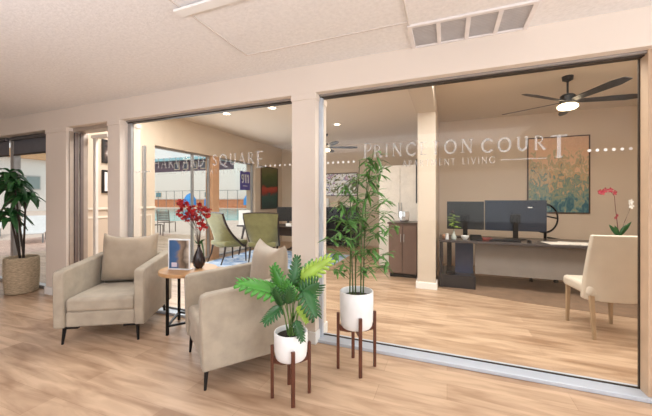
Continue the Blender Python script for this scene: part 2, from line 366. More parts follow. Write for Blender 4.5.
def letter(mb, ch, x, z, h, P, thick, thin, serif=True):
    w_, st = GL[ch]
    def quad(p, q, wd):
        d = Vector((q[0]-p[0], q[1]-p[1])); L_ = d.length
        if L_ < 1e-6: return
        d /= L_; n_ = Vector((-d.y, d.x))*wd/2; e = d*wd*.25
        a = Vector(p)-e; b = Vector(q)+e
        mb.face([P(x+v.x*h, z+v.y*h) for v in (a-n_, b-n_, b+n_, a+n_)])
    for pl, tk in st:
        for p, q in zip(pl, pl[1:]): quad(p, q, thick if tk else thin)
    if serif:
        for sx_, sz in SER.get(ch, []): quad((sx_-.13, sz+(.02 if sz < .5 else -.02)), (sx_+.13, sz+(.02 if sz < .5 else -.02)), .05)
    return w_*h
def text_width(t, h, gap): return sum(GL[c][0]*h+gap*h for c in t)-gap*h
def write(mb, t, x0, x1, z, h, P, thick=.15, thin=.07, serif=True, big=None):
    tw = text_width(t, h, 0); gap = (x1-x0-tw)/(len(t)-1); x = x0
    for i, c in enumerate(t):
        hh = h; zz = z
        if big and i in big: hh, zz = big[i]
        letter(mb, c, x, zz, hh, P, thick, thin, serif); x += GL[c][0]*h+gap
PANE = lambda x, z: (x, -.0065, z)
t = MB(); write(t, 'PRINCETON', -.725, .195, 1.745, .108, PANE, big={0: (.135, 1.74)}); write(t, 'COURT', .26, .80, 1.738, .105, PANE, big={4: (.165, 1.672)})
t.build('lettering', FILM, win3, smooth=False, solid=.0006)
t = MB(); write(t, 'APARTMENT LIVING', -.37, .36, 1.648, .052, PANE, .13, .10, False); t.box(.40, .71, -.0068, -.0060, 1.668, 1.673)
t.build('small_lettering', FILM, win3, smooth=False, solid=.0006)
t = MB(); write(t, 'HARVARD SQUARE', -3.42, -1.84, 1.745, .118, PANE, big={13: (.17, 1.70)})
t.build('lettering', FILM, win2, smooth=False, solid=.0006)
t = MB(); write(t, 'APARTMENT LIVING', -2.97, -2.04, 1.652, .052, PANE, .13, .10, False); t.box(-3.36, -3.05, -.0068, -.0060, 1.668, 1.673)
t.build('small_lettering', FILM, win2, smooth=False, solid=.0006)
def dots(xs, par):
    m = MB()
    for x in xs:
        pts = [(x+.011*math.cos(a*PI/6), -.0065, 1.712+.011*math.sin(a*PI/6)) for a in range(12)]; m.face(pts)
    m.build('safety_dots', mat('dot_film', (250, 250, 250), .5, var=.0), par, smooth=False, solid=.0006)
dots([-1.08+.052*k for k in range(6)], win3); dots([.97+.047*k for k in range(6)], win3)
dots([-1.79+.058*k for k in range(6)], win2); dots([-3.72+.046*k for k in range(6)], win2)

# ================================================================== ARMCHAIRS
def puff(mb, W, H, T, M, nu=13, nv=11, ear=.05, sag=.03, pw=.42):
    """pillow-like cushion: width W, height H, thickness T, corner ears at the top"""
    for side in (1, -1):
        rows = []
        for j in range(nv):
            v = j/(nv-1); r = []
            for i in range(nu):
                u = i/(nu-1)*2-1
                th = T/2*max(0, (1-abs(u)**3.2))**pw*max(0, (1-abs(2*v-1)**3.2))**pw
                z = v*H - (sag*(1-u*u)-ear*abs(u)**6)*v**3
                x = u*W/2*(1-.035*math.sin(PI*v)+.0)
                r.append(M @ Vector((x, side*th, z)))
            rows.append(r if side == 1 else r[::-1])
        mb.grid(rows)
    bmesh.ops.remove_doubles(mb.bm, verts=mb.bm.verts, dist=.0005)
def make_armchair(label, loc, rz):
    t = thing('armchair', label, 'armchair', loc, rz, 'greige lobby armchairs')
    base = MB().box(-.30, .30, -.375, .36, .155, .30); base.build('seat_base', FABRIC, t, .018, 3)
    cu = MB(); cu.box(-.297, .297, -.39, .20, .295, .43); cu.build('seat_cushion', FABRIC, t, .035, 4)
    pr_ = [(-.395, .155), (-.41, .63), (-.40, .675), (-.36, .69), (.30, .735), (.40, .745), (.415, .72), (.40, .155)]
    for s in (-1, 1):
        x0, x1 = sorted((s*.30, s*.39)); a = MB().prism(pr_, 0, x0, x1); a.build('arm', FABRIC, t, .022, 3)
        # piping line along the arm's outer edge
    back = MB().prism([(.28, .155), (.30, .72), (.35, .745), (.415, .72), (.40, .155)], 0, -.298, .298); back.build('backrest', FABRIC, t, .02, 3)
    bc = MB(); puff(bc, .62, .545, .21, Matrix.Translation((0, .20, .425)) @ Matrix.Rotation(math.radians(-7), 4, 'X')); cu_ = bc.build('back_cushion', mat('cushion_tan', (166, 149, 128), .5, var=.1, scale=8, bump=.3, bscale=220, sheen=.3), t, sub=1)
    for sx_ in (-1, 1):
        for sy_ in (-1, 1):
            l = MB(); x, y = sx_*.315, (-.355 if sy_ < 0 else .34)
            l.tube([(x, y, .15), (x+sx_*.012, y+sy_*.012, 0)], [.017, .010], 8)
            l.box(x-.014, x+.014, min(y, y-sy_*.17), max(y, y-sy_*.17), .138, .156); l.box(min(x, x-sx_*.12), max(x, x-sx_*.12), y-.014, y+.014, .140, .156)
            l.build('leg', BLACKM, t, label='black metal leg')
    return t
make_armchair('greige armchair facing right with its seat in view, left of the round side table', (-3.25, -.55, 0), .535)
make_armchair('greige armchair seen from its side, behind the white pot with the broad-leaved plant', (-1.645, -.60, 0), -.631)

# ================================================================== SIDE TABLE and what stands on it
tb = thing('side_table', 'round pale wood side table with black metal legs between the two armchairs', 'table', (-2.56, -.29, 0))
MB().lathe([(0, .585), (.285, .585), (.29, .59), (.29, .615), (.285, .62), (0, .62)], n=56).build('tabletop', OAKTOP, tb)
TL = [(-.035, -.24), (-.245, .10), (.23, .13)]
for (x, y) in TL: MB().box(x-.011, x+.011, y-.011, y+.011, 0, .585).build('leg', BLACKM, tb, smooth=False)
br_ = MB()
for a, b in ((0, 1), (1, 2), (2, 0)):
    p, q = Vector((*TL[a], .09)), Vector((*TL[b], .09)); br_.tube([p, q], .014, 4)
br_.build('base_rail', BLACKM, tb, smooth=False)
sh = thing('sign_holder', 'white framed flyer stand on the round side table', 'sign', (-2.61, -.37, .62), .25); sh.scale = (1.2, 1.2, 1.15)
MB().box(-.10, .10, -.006, .006, 0, .012).box(-.10, .10, -.006, .006, .268, .28).box(-.10, -.092, -.006, .006, .012, .268).box(.092, .10, -.006, .006, .012, .268).box(-.10, .10, -.006, .06, 0, .005).build('frame', mat('clear_white_acrylic', (240, 242, 244), .2), sh, smooth=False)
MB().box(-.092, .092, -.002, .002, .012, .268).build('flyer', ramp_mat('flyer_print', [(.30, (60, 96, 140)), (.42, (70, 104, 150)), (.5, (150, 128, 108)), (.62, (92, 78, 66)), (.75, (200, 186, 170))], (1, 1, 1), 7, rough=.3, axis=0, mixf=.45), sh, smooth=False)
MB().box(-.07, -.02, -.0035, -.002, .025, .065).build('flyer_square', mat('flyer_pale_square', (214, 206, 220), .4), sh, smooth=False)
va = thing('vase', 'dark teardrop vase holding red blossom twigs on the side table', 'vase', (-2.48, -.23, .62))
vm = MB().lathe([(0, 0), (.032, 0), (.055, .03), (.066, .07), (.058, .12), (.036, .17), (.017, .215), (.014, .235), (.018, .245), (.012, .24), (.010, .20), (0, .19)], n=28)
vm.build('body', mat('dark_glazed', (44, 30, 30), .25, var=.2), va)
fs = thing('blossom_spray', 'red blossoms on twigs with two dark leaves standing in the dark vase', 'flowers', (-2.48, -.23, .86))
st = MB(); bl = MB(); rnd = random.Random(3)
# directions given along the pane (x) and up (z)
tips = [(-.22, .02, .46), (-.16, -.03, .50), (-.10, .03, .43), (-.25, 0, .38), (-.05, -.02, .38), (.06, .02, .42), (.12, -.02, .45), (.02, .02, .30), (.10, 0, .24), (-.16, .02, .33), (-.02, 0, .33), (.16, .02, .38)]
for tx, ty, tz in tips:
    tx, tz = tx*.92-.05, tz*.93
    mid = Vector((tx*.25, ty*.4, tz*.5)); tip = Vector((tx, ty, tz)); st.tube([(0, 0, -.15), (0, 0, -.02), mid, tip], [.0028, .0028, .0022, .0012], 5)
    for k in range(15):
        c = tip + Vector((rnd.uniform(-.045, .045), rnd.uniform(-.035, .035), rnd.uniform(-.05, .035)))
        R_ = Matrix.Rotation(rnd.uniform(0, 6), 3, Vector((rnd.uniform(-1, 1), rnd.uniform(-1, 1), rnd.uniform(-1, 1))).normalized())
        for q in range(5):
            a = 2*PI*q/5; d1 = Vector((math.cos(a), math.sin(a), .35))*.024; d2 = Vector((math.cos(a+.6), math.sin(a+.6), .1))*.017; d3 = Vector((math.cos(a-.6), math.sin(a-.6), .1))*.017
            bl.face([c, c+R_ @ d3, c+R_ @ d1, c+R_ @ d2])
st.build('twigs', mat('twig_brown', (70, 48, 38), .7), fs); bl.build('blossoms', mat('red_petals', (170, 20, 20), .6, var=.4, scale=30), fs, smooth=False)
lf = MB()
for (dx, dz, b) in ((.10, .07, .02), (.08, -.12, .10), (-.05, .06, .0)):
    rows = []
    for i in range(7):
        s_ = i/6; w_ = .016*math.sin(PI*min(1, s_*.9+.08)); c = Vector((dx*s_, -.01*s_, dz*s_+b*math.sin(PI*s_)+.0)); rows.append([c+Vector((0, -w_, w_*.5)), c+Vector((0, w_, -w_*.2))])
    lf.grid(rows)
lf.build('leaves', LEAFD, fs, smooth=True, solid=.001)

# ================================================================== PLANT STANDS, POTS, PLANTS
def plant_stand(label, loc, rz, rad, hgt, shelf):
    t = thing('plant_stand', label, 'plant stand', loc, rz, 'walnut plant stands')
    for k in range(4):
        a = k*PI/2; x, y = rad*math.cos(a), rad*math.sin(a)
        M_ = Matrix.Translation((x, y, 0)) @ Matrix.Rotation(a, 4, 'Z')
        MB().box(-.011, .011, -.013, .013, 0, hgt, M_).build('leg', WALNUT, t, .004, 2)
    for k in range(2):
        M_ = Matrix.Rotation(k*PI/2, 4, 'Z'); r = rad-.012; m = MB()
        pts = [(-r, shelf+.02), (-r, shelf-.03), (-r*.55, shelf-.045-.0), (r*.55, shelf-.045), (r, shelf-.03), (r, shelf+.02), (r*.8, shelf-.002-(k*.0)), (-r*.8, shelf-.002)]
        A = [m.bm.verts.new(M_ @ Vector((u, -.011, v-(.0002*k)))) for u, v in pts]; B = [m.bm.verts.new(M_ @ Vector((u, .011, v-(.0002*k)))) for u, v in pts]
        m.bm.faces.new(A); m.bm.faces.new(B[::-1])
        for i in range(len(pts)): m.bm.faces.new((A[i], B[i], B[(i+1) % len(pts)], A[(i+1) % len(pts)]))
        m.build('cross_bar', WALNUT, t, .003, 2)
    return t
def pot(t, r, h, m=CERAM, soil=.05):
    MB().lathe([(0, 0), (r*.86, 0), (r*.92, .012), (r*.97, .05), (r, h*.6), (r, h-.004), (r-.003, h), (r-.010, h), (r-.012, h-.004), (r-.012, h-soil-.03), (0, h-soil-.03)], n=48).build('pot', m, t)
    MB().lathe([(0, h-soil+.006), (r*.5, h-soil+.004), (r-.013, h-soil)], n=32).build('soil', SOIL, t)
RV = Vector((math.cos(YAW), math.sin(YAW), 0)); FV = Vector((-math.sin(YAW), math.cos(YAW), 0))
def Q(r, f, z): return RV*r+FV*f+Vector((0, 0, z))

# --- stand and monstera-like plant in front
C1 = Vector((-1.005, -.915, 0))
plant_stand('shorter walnut plant stand under the broad-leaved plant beside the armchair', C1, YAW-PI/2+.22, .128, .36, .265)
p1 = thing('potted_plant', 'broad split-leaved green plant in a white pot on the shorter walnut stand', 'plant', C1+Vector((0, 0, .267)))
pot(p1, .116, .18, soil=.035)
def split_leaf(mb, base, tip, up, width, lobes=7, droop=.12):
    base, tip, up = Vector(base), Vector(tip), Vector(up).normalized(); ax = (tip-base); L_ = ax.length; d = ax/L_; side = d.cross(up).normalized(); nrm = side.cross(d)
    def mid(s): return base+d*L_*s - nrm*droop*L_*(s*s)*1.0 + nrm*droop*L_*s*.6
    # central blade
    n = 10; rows = []
    for i in range(n+1):
        s = i/n; w_ = width*(.15+.18*math.sin(PI*min(1, s+.12)))*(1 if s < .9 else (1-s)/.1*.9+.1); c = mid(s)
        rows.append([c-side*w_+nrm*w_*.25, c, c+side*w_+nrm*w_*.25])
    mb.grid(rows)
    for k in range(lobes):
        s = .06+.80*k/(lobes-1); prof = math.sin(PI*(s*.82+.16))**.75; Lw = width*(.5+.5*prof)*(1.0)*(1-.35*s)
        for sg in (-1, 1):
            c0 = mid(s-.035); c1 = mid(min(1, s+.055)); a = d*(.42+.5*s)+side*sg; a.normalize()
            hw = L_*.066
            p0 = c0+side*sg*width*.10; p1_ = c1+side*sg*width*.10
            e = (c0+c1)/2+a*Lw - nrm*Lw*.22
            m0 = (c0+c1)/2+a*Lw*.55-d*hw*1.05+nrm*Lw*.06; m1 = (c0+c1)/2+a*Lw*.55+d*hw*1.05+nrm*Lw*.06
            f0 = (c0+c1)/2+a*Lw*.85-d*hw*.7-nrm*Lw*.10; f1 = (c0+c1)/2+a*Lw*.85+d*hw*.75-nrm*Lw*.10
            mb.grid([[p0, p1_], [m0, m1], [f0, f1], [e-d*hw*.1, e+d*hw*.1]])
    return mid(0)
px_ = .0069
def I1(x, y, f=0): return Q((x-289)*px_, f, (327-y)*px_+.215)   # local coordinates of plant one
lv = MB(); lvy = MB(); lvd = MB(); stm = MB()
leafs = [ # mesh, base px, tip px, depth base, depth tip, width, up
 (lv, (279, 293), (240, 277), -.02, -.14, .105, (0, -.55, .8)),
 (lvy, (299, 283), (330, 259), .05, .02, .085, (.1, -.8, .5)),
 (lvd, (300, 296), (318, 282), -.05, -.06, .10, (.5, -.9, .2)),
 (lvd, (303, 288), (316, 312), -.06, -.14, .095, (.6, -.8, .3)),
 (lvd, (290, 288), (295, 258), .03, .08, .055, (.3, -1, .1)),
 (lv, (283, 296), (268, 268), .0, .06, .075, (-.5, -.8, .4)),
 (lvd, (280, 305), (265, 316), -.05, -.15, .07, (-.3, -.6, .7)),
 (lvd, (282, 303), (274, 284), -.08, -.12, .06, (-.4, -.9, .2)),
 (lv, (294, 300), (284, 278), -.05, -.12, .06, (-.1, -1, .2)),
 (lvy, (297, 305), (307, 318), -.04, -.12, .035, (.4, -.9, .3)),
 (lv, (300, 300), (306, 276), .08, .14, .08, (.3, -.9, .2)),
 (lvd, (295, 318), (303, 334), -.07, -.15, .045, (.4, -.9, .3)),
 (lvd, (287, 300), (292, 282), -.10, -.16, .05, (.1, -1, .1)),
 (lv, (292, 292), (312, 268), .10, .22, .07, (.2, -.8, .5)),
 (lvd, (285, 292), (262, 290), .06, .16, .07, (-.2, -.6, .7)),
]
for i, (mb, b, tp, f0, f1, wd, up) in enumerate(leafs):
    B = I1(*b, f0); T = I1(*tp, f1); c = split_leaf(mb, B, T, RV*up[0]+FV*up[1]+Vector((0, 0, up[2])), wd*1.12)
    a = 2*PI*i/len(leafs); root_ = Vector((.025*math.cos(a), .025*math.sin(a), .13)); stm.tube([root_, root_*.4+c*.6+Vector((0, 0, .02)), c], [.005, .0038, .0028], 6)
lv.build('foliage', LEAF, p1, smooth=True, solid=.0012); lvy.build('pale_foliage', LEAFY, p1, smooth=True, solid=.0012, label='yellow-green leaves'); lvd.build('dark_foliage', LEAFD, p1, smooth=True, solid=.0012, label='dark green leaves')
stm.build('stems', mat('stem_green', (96, 130, 60), .5), p1)

# --- stand and bamboo
C2 = Vector((-.68, -.405, 0))
plant_stand('taller walnut plant stand under the bamboo in front of the right pane', C2, YAW-PI/2+.1, .150, .45, .335)
p2 = thing('potted_bamboo', 'tall bamboo plant in a white pot on the taller walnut stand', 'plant', C2+Vector((0, 0, .3355)))
pot(p2, .135, .285)
cn = MB(); bf = MB(); rnd = random.Random(11)
def I2(x, y, f=0): return Q((x-357)*.00805, f, (291-y)*.00805+.285)
def lance(mb, p, d, L_, w_, up=Vector((0, 0, 1)), droop=.35):
    d = d.normalized(); s = d.cross(up)
    if s.length < .05: s = d.cross(Vector((1, 0, 0)))
    s.normalize(); rows = []
    for t_, ww in ((0, .15), (.25, .85), (.55, 1), (.8, .6), (1, .04)):
        c = p+d*L_*t_-Vector((0, 0, 1))*droop*L_*t_*t_; rows.append([c-s*w_*ww/2, c+Vector((0, 0, w_*.12*ww)), c+s*w_*ww/2])
    mb.grid(rows)
canes = [((350, 285), (351, 225), (350, 185), -.03), ((356, 286), (357, 215), (361, 160), .03), ((361, 284), (362, 220), (374, 150), -.01), ((364, 284), (366, 230), (368, 195), .05), ((354, 284), (352, 235), (346, 205), .06)]
for (a, b, c, f) in canes:
    A, B, C_ = I2(a[0], 300, f*.6), I2(*b, f), I2(*c, f*1.5); cn.tube([A, B, C_], [.0062, .005, .0025], 7)
    for s in range(5):
        q = A.lerp(B, (s+.5)/5); cn.tube([q-Vector((0, 0, .003)), q+Vector((0, 0, .003))], [.0078, .0078], 7)
cl = [ # leaf clusters: centre px and reach
 (378, 152, 14), (366, 158, 12), (384, 165, 12), (370, 172, 15), (358, 178, 13), (349, 192, 13), (380, 188, 12), (366, 192, 14),
 (392, 198, 13), (354, 205, 16), (340, 202, 14), (335, 215, 13), (346, 216, 15), (360, 214, 14), (376, 210, 14), (389, 212, 12),
 (366, 228, 15), (380, 234, 14), (395, 226, 11), (340, 232, 13), (326, 236, 11), (350, 238, 14), (372, 246, 12), (358, 248, 11),
 (332, 248, 12), (343, 262, 9), (372, 265, 11), (386, 262, 11), (334, 270, 8), (364, 268, 8), (392, 250, 9), (350, 225, 12), (384, 222, 11), (371, 160, 10), (360, 196, 12), (343, 185, 9)]
for (x, y, r) in cl:
    f = rnd.uniform(-.13, .13); c = I2(x, y, f)
    cx, cb = min(canes, key=lambda k: abs(k[1][0]-x)*1.0), None
    root_ = I2(cx[1][0], min(y+16, 280), cx[3]); 
    topz = I2(0, cx[2][1])[2]
    if root_.z > topz: root_ = I2(cx[2][0], cx[2][1]+4, cx[3]*1.5)
    cn.tube([root_, root_.lerp(c, .6)+Vector((0, 0, .015)), c], [.0022, .0016, .001], 5)
    for k in range(13):
        a = rnd.uniform(0, 2*PI); el = rnd.uniform(-.55, .5); d = Vector((math.cos(a)*math.cos(el), math.sin(a)*math.cos(el), math.sin(el)))
        off = (root_-c)*rnd.uniform(0, .45)
        lance(bf, c+off, d, r*.00805*rnd.uniform(.75, 1.25), .027*rnd.uniform(.75, 1.2), droop=rnd.uniform(.1, .55))
cn.build('canes', CANE, p2); bf.build('foliage', LEAFB, p2, smooth=True, solid=.0008)

# --- basket palm at the left
p3 = thing('potted_palm', 'tall dark green dracaena in a woven basket planter by the patio glass', 'plant', (-5.82, -.23, 0))
bk = MB(); prof = [(0, 0), (.155, 0)]
for k in range(23): z = .01+k*.0225; prof += [(.170+.028*math.sin(PI*(.15+.5*k/22))+(.004 if k % 2 else -.002), z)]
prof += [(.185, .52), (.175, .50), (.17, .44), (0, .44)]
bk.lathe(prof, n=44)
bmat = mat('woven_seagrass', (190, 170, 142), .8, var=.28, scale=26, bump=.9, bscale=70, stretch=(1, 1, 3))
bk.build('basket', bmat, p3)
MB().lathe([(0, .455), (.16, .45)], n=24).build('soil', SOIL, p3)
tr_ = MB(); pf = MB(); rnd = random.Random(5)
def I3(x, y, f=0): return Q((x-28)*.0150, f, (292-y)*.0150+.02)
for (x0, x1, y1, f) in ((24, 18, 176, -.02), (28, 36, 196, -.06), (31, 30, 186, -.14), (27, 24, 214, -.12)):
    A = I3(x0+3, 262, f*.4); B = I3(x1, y1, f); tr_.tube([A, A.lerp(B, .5)+Vector((.0, 0, 0)), B], [.014, .012, .010], 8)
    for k in range(26):
        a = 2*PI*k/22*2.4+rnd.uniform(-.3, .3); el = rnd.uniform(.0, 1.0); d = Vector((math.cos(a)*math.cos(el), math.sin(a)*math.cos(el), math.sin(el)))
        L_ = rnd.uniform(.26, .40); w_ = rnd.uniform(.07, .095); base = B-Vector((0, 0, .04*rnd.random()*4)); s = d.cross(Vector((0, 0, 1))).normalized(); rows = []
        if d.y > 0: L_ *= .75
        for i in range(7):
            t_ = i/6; c = base+d*L_*t_-Vector((0, 0, 1))*L_*.85*t_**2.1; 
            c.y = min(c.y, .19); ww = w_*math.sin(PI*min(1, .12+t_*.87))**.7; rows.append([c-s*ww/2+Vector((0, 0, ww*.2)), c, c+s*ww/2+Vector((0, 0, ww*.2))])
        pf.grid(rows)
tr_.build('trunks', DARKCANE, p3); pf.build('foliage', LEAFD, p3, smooth=True, solid=.001)

# ================================================================== PICTURES
def picture(name, label, axis, c, a0, a1, z0, z1, fm, art, fw=.02, th=.03, facing=-1, matw=0):
    """hung picture: axis 1 on a wall Y=c facing -Y; axis 0 on a wall X=c facing +X"""
    cx, cz = (a0+a1)/2, z0; loc = (cx, c, z0) if axis == 1 else (c, cx, z0)
    t = thing(name, label, 'picture', loc, 0 if axis == 1 else PI/2); W = (a1-a0)/2; H_ = z1-z0
    MB().box(-W, W, -th, 0, 0, fw).box(-W, W, -th, 0, H_-fw, H_).box(-W, -W+fw, -th, 0, fw, H_-fw).box(W-fw, W, -th, 0, fw, H_-fw).build('frame', fm, t, .002, smooth=False)
    MB().box(-W+fw, W-fw, -th*.6, -th*.2, fw, H_-fw).build('artwork', art, t, smooth=False)
    if matw:
        m = matw
        MB().box(-W+fw, W-fw, -th*.75, -th*.61, fw, fw+m).box(-W+fw, W-fw, -th*.75, -th*.61, H_-fw-m, H_-fw).box(-W+fw, -W+fw+m, -th*.75, -th*.61, fw+m, H_-fw-m).box(W-fw-m, W-fw, -th*.75, -th*.61, fw+m, H_-fw-m).build('mount', WHITE, t, smooth=False)
    return t
FRB = mat('dark_brown_frame', (74, 50, 38), .5, var=.1)
art1 = ramp_mat('abstract_meadow_paint', [(.28, (50, 100, 116)), (.35, (104, 140, 136)), (.40, (160, 158, 126)), (.44, (92, 136, 132)), (.49, (212, 170, 128)), (.54, (168, 166, 136)), (.60, (228, 188, 154)), (.72, (220, 178, 148)), (.82, (234, 200, 168))], (2.2, 1, 1.2), 6, 1.2, .5, axis=2, mixf=.42)
picture('painting', 'large abstract meadow painting in teal and peach on the office back wall', 1, 4.17, 1.443, 2.42, 1.10, 2.54, FRB, art1)
art2 = ramp_mat('floral_paint', [(.36, (60, 74, 40)), (.44, (120, 118, 60)), (.48, (240, 236, 232)), (.54, (250, 250, 250)), (.58, (90, 100, 150)), (.62, (196, 140, 160)), (.70, (238, 226, 230))], (1, 1, 1), 5, 1.5, .5)
picture('painting', 'wide floral painting of white and pink blooms above the black console', 1, 6.0, -3.60, -2.46, 1.47, 2.16, FRB, art2)
art3 = ramp_mat('garden_paint', [(.20, (30, 62, 62)), (.36, (46, 88, 80)), (.42, (150, 50, 38)), (.50, (176, 62, 44)), (.54, (44, 66, 36)), (.70, (70, 88, 42)), (.82, (110, 104, 60))], (1, 2, .6), 5, 1, .5, axis=2, mixf=.7)
picture('painting', 'tall dark green painting with a red band beside the pool windows', 0, -5.0, 4.76, 5.70, 1.08, 2.34, FRB, art3)
pk = ramp_mat('dark_photo', [(.4, (34, 26, 26)), (.55, (96, 78, 70)), (.65, (200, 190, 184))], (1, 1, 1), 8)
picture('framed_photo', 'upper one of two dark framed photos on the wall seen through the doorway', 0, -5.0, .37, .78, 1.93, 2.30, mat('black_frame', (28, 24, 24), .4), pk, .03)
picture('framed_photo', 'lower one of two framed photos, with a white mount, on the wall through the doorway', 0, -5.0, .37, .74, 1.46, 1.82, MATS['black_frame'], pk, .03, matw=.05)

# ================================================================== CEILING FANS
def fan(label, loc, rz):
    t = thing('ceiling_fan', label, 'ceiling fan', loc, rz, 'black ceiling fans')
    MB().lathe([(0, 0), (.065, 0), (.06, -.05), (.02, -.07), (.012, -.08), (.012, -.24), (0, -.24)], n=24).build('downrod', BLACKM, t)
    MB().lathe([(0, -.24), (.06, -.24), (.085, -.26), (.09, -.35), (.07, -.37), (0, -.37)], n=28).build('motor', BLACKM, t)
    MB().lathe([(0, -.372), (.09, -.372), (.115, -.39), (.115, -.415), (.09, -.435), (0, -.445)], n=28).build('light_bowl', mat('fan_light_bowl', (255, 240, 220), .4, emit=(255, 228, 190), estr=7), t)
    for k in range(5):
        a = k*2*PI/5; M_ = Matrix.Rotation(a, 4, 'Z') @ Matrix.Translation((0, 0, -.335)) @ Matrix.Rotation(math.radians(-14), 4, 'X'); b = MB()
        o = [(.08, -.03), (.16, -.05), (.66, -.072), (.80, -.048), (.81, .03), (.66, .062), (.16, .04), (.08, .03)]
        A = [b.bm.verts.new(M_ @ Vector((x, y, .004))) for x, y in o]; B_ = [b.bm.verts.new(M_ @ Vector((x, y, -.004))) for x, y in o]
        b.bm.faces.new(A); b.bm.faces.new(B_[::-1])
        for i in range(len(o)): b.bm.faces.new((A[i], B_[i], B_[(i+1) % len(o)], A[(i+1) % len(o)]))
        b.build('blade', mat('fan_blade_black', (32, 28, 28), .5), t, smooth=False)
    return t
fan('black five-blade ceiling fan with a lit bowl above the office desk', (1.50, 2.20, 3.0), math.radians(6))
fan('smaller-looking black ceiling fan with a lit lamp seen beyond the top of the bamboo', (-2.83, 4.35, 3.0), math.radians(24))

# ================================================================== OFFICE DESK
DK = mat('black_desk_laminate', (34, 32, 36), .3, var=.1)
dk = thing('desk', 'long black desk with a grey front panel in the office behind the right pane', 'desk', (0, 0, 0))
MB().box(-.12, 2.75, 2.26, 3.06, .70, .735).build('worktop', mat('desk_top_grey', (70, 64, 64), .25, var=.05), dk, .004, smooth=False)
MB().box(.40, 2.55, 2.42, 2.45, .22, .70).build('front_panel', mat('desk_panel_grey', (128, 120, 114), .5, var=.05), dk, .003, smooth=False, label='grey front panel')
MB().box(-.11, -.06, 2.28, 3.04, 0, .70).build('end_panel', DK, dk, .003, smooth=False)
MB().box(.12, .38, 2.50, 2.53, .2, .70).build('side_panel', mat('navy_panel', (44, 56, 84), .35), dk, .003, smooth=False, label='navy blue panel')
MB().box(-.06, .40, 2.30, 2.95, 0, .2).build('pedestal', DK, dk, .004, smooth=False)
lg = MB(); lg.box(.0, .07, 2.55, 2.66, .22, .70); lg.box(-.02, .12, 2.36, 2.85, .2, .235); lg.build('leg', BLACKM, dk, .006, smooth=False)
MB().box(2.62, 2.67, 2.28, 3.04, 0, .70).build('end_panel', DK, dk, .003, smooth=False)
tag(MB().prism([(-.14, 2.24), (.4, 2.06), (1.0, 1.90), (2.9, 1.62), (2.9, 3.3), (-.14, 3.3)], 2, .0005, .006).build('floor_patch', mat('dark_brown_patch', (138, 112, 92), .5, var=.15), smooth=False), 'dark brown floor patch under the black office desk', 'mat')  # thin brown sheet standing in for a darker area of floor
def monitor(label, x, y, rz, W, H_, curve=0):
    t = thing('monitor', label, 'monitor', (x, y, .735), rz, 'monitors on the office desk')
    n = 12 if curve else 1; z0 = .13; m = MB(); rows_f = []; rows_b = []
    for i in range(n+1):
        u = -W/2+W*i/n; yy = -curve*(1-(2*u/W)**2) if curve else 0
        rows_f.append([(u, yy-.018, z0), (u, yy-.018, z0+H_)]); rows_b.append([(u, yy+.018, z0), (u, yy+.018, z0+H_)])
    m.grid(rows_f); m.grid(rows_b)
    for r in (0, 1):
        for i in range(n): m.face([rows_f[i][r], rows_f[i+1][r], rows_b[i+1][r], rows_b[i][r]])
    for i in (0, n): m.face([rows_f[i][0], rows_f[i][1], rows_b[i][1], rows_b[i][0]])
    bmesh.ops.remove_doubles(m.bm, verts=m.bm.verts, dist=1e-5)
    m.build('housing', mat('monitor_back_slate', (30, 40, 56), .3, var=.12, scale=3) if curve else mat('monitor_back_dark', (26, 30, 34), .3, var=.1, scale=3), t, .004)
    MB().box(-.035, .035, -.05-curve, -.022-curve, .02, z0+H_*.5).box(-.07, .07, -.035-curve, -.0185-curve, z0+H_*.25, z0+H_*.55).build('stand', BLACKM, t, .005, smooth=False)
    MB().lathe([(0, 0), (.13, 0), (.13, .008), (.11, .014), (0, .02)], c=(0, -.03, 0), n=28, sx=1.2, sy=.8).build('foot', BLACKM, t)
    MB().box(-.03+.16*(1 if curve else .3), .02+.16*(1 if curve else .3), -.024-curve, -.019-curve*.8, z0+H_*.28, z0+H_*.36).build('sticker', WHITE, t, smooth=False)
    return t
monitor('left of the two dark monitors seen from behind on the office desk', .28, 2.80, 0, .56, .46)
mo = monitor('right, wider monitor with a bluish back on the office desk', .99, 2.78, 0, .84, .48, .03)
MB().lathe([(0, 0), (.018, 0), (.018, .002), (0, .002)], n=24).build('emblem', mat('emblem_silver', (170, 178, 190), .3), mo)
e = mo.children[-1]; e.rotation_euler = (PI/2, 0, 0); e.location = (-.02, -.049, .555)
def simple(name, label, cat, mb, m, loc=(0, 0, 0), rz=0, **k):
    o = mb.build(name, m, **k); o.location = loc; o.rotation_euler = (0, 0, rz); return tag(o, label, cat)
# things on the desk
sv = thing('bud_vase', 'small clear vase with a green sprig standing before the left monitor', 'vase', (.10, 2.42, .735))
MB().lathe([(0, 0), (.032, 0), (.04, .02), (.036, .05), (.014, .10), (.012, .125), (.017, .135), (.010, .125), (.011, .10), (.03, .04), (0, .012)], n=24).build('body', mat('frosted_vase', (190, 196, 190), .15), sv)
sg = thing('green_sprig', 'leafy green sprig with a dark bud standing in the small clear vase', 'plant', (.10, 2.42, .85)); sg.scale = (1.5, 1.5, 1.25)
g1 = MB(); g2 = MB(); rnd = random.Random(2); g1.tube([(0, 0, -.09), (0, 0, .08), (-.01, 0, .24)], [.003, .003, .002], 6)
for k in range(22): a = rnd.uniform(0, 6.28); lance(g2, Vector((0, 0, .05+.011*k*.7)), Vector((math.cos(a), math.sin(a), .5)), rnd.uniform(.05, .09), .028, droop=.4)
g1.build('stem', CANE, sg); g2.build('leaves', LEAFY, sg, solid=.001)
MB().lathe([(0, -.012), (.02, 0), (.012, .03), (0, .04)], c=(-.01, 0, .24), n=14).build('bud', mat('dark_bud', (40, 22, 26), .6), sg)
kb = thing('keyboard', 'black keyboard lying on the office desk before the wide monitor', 'keyboard', (.80, 2.48, .735), .03)
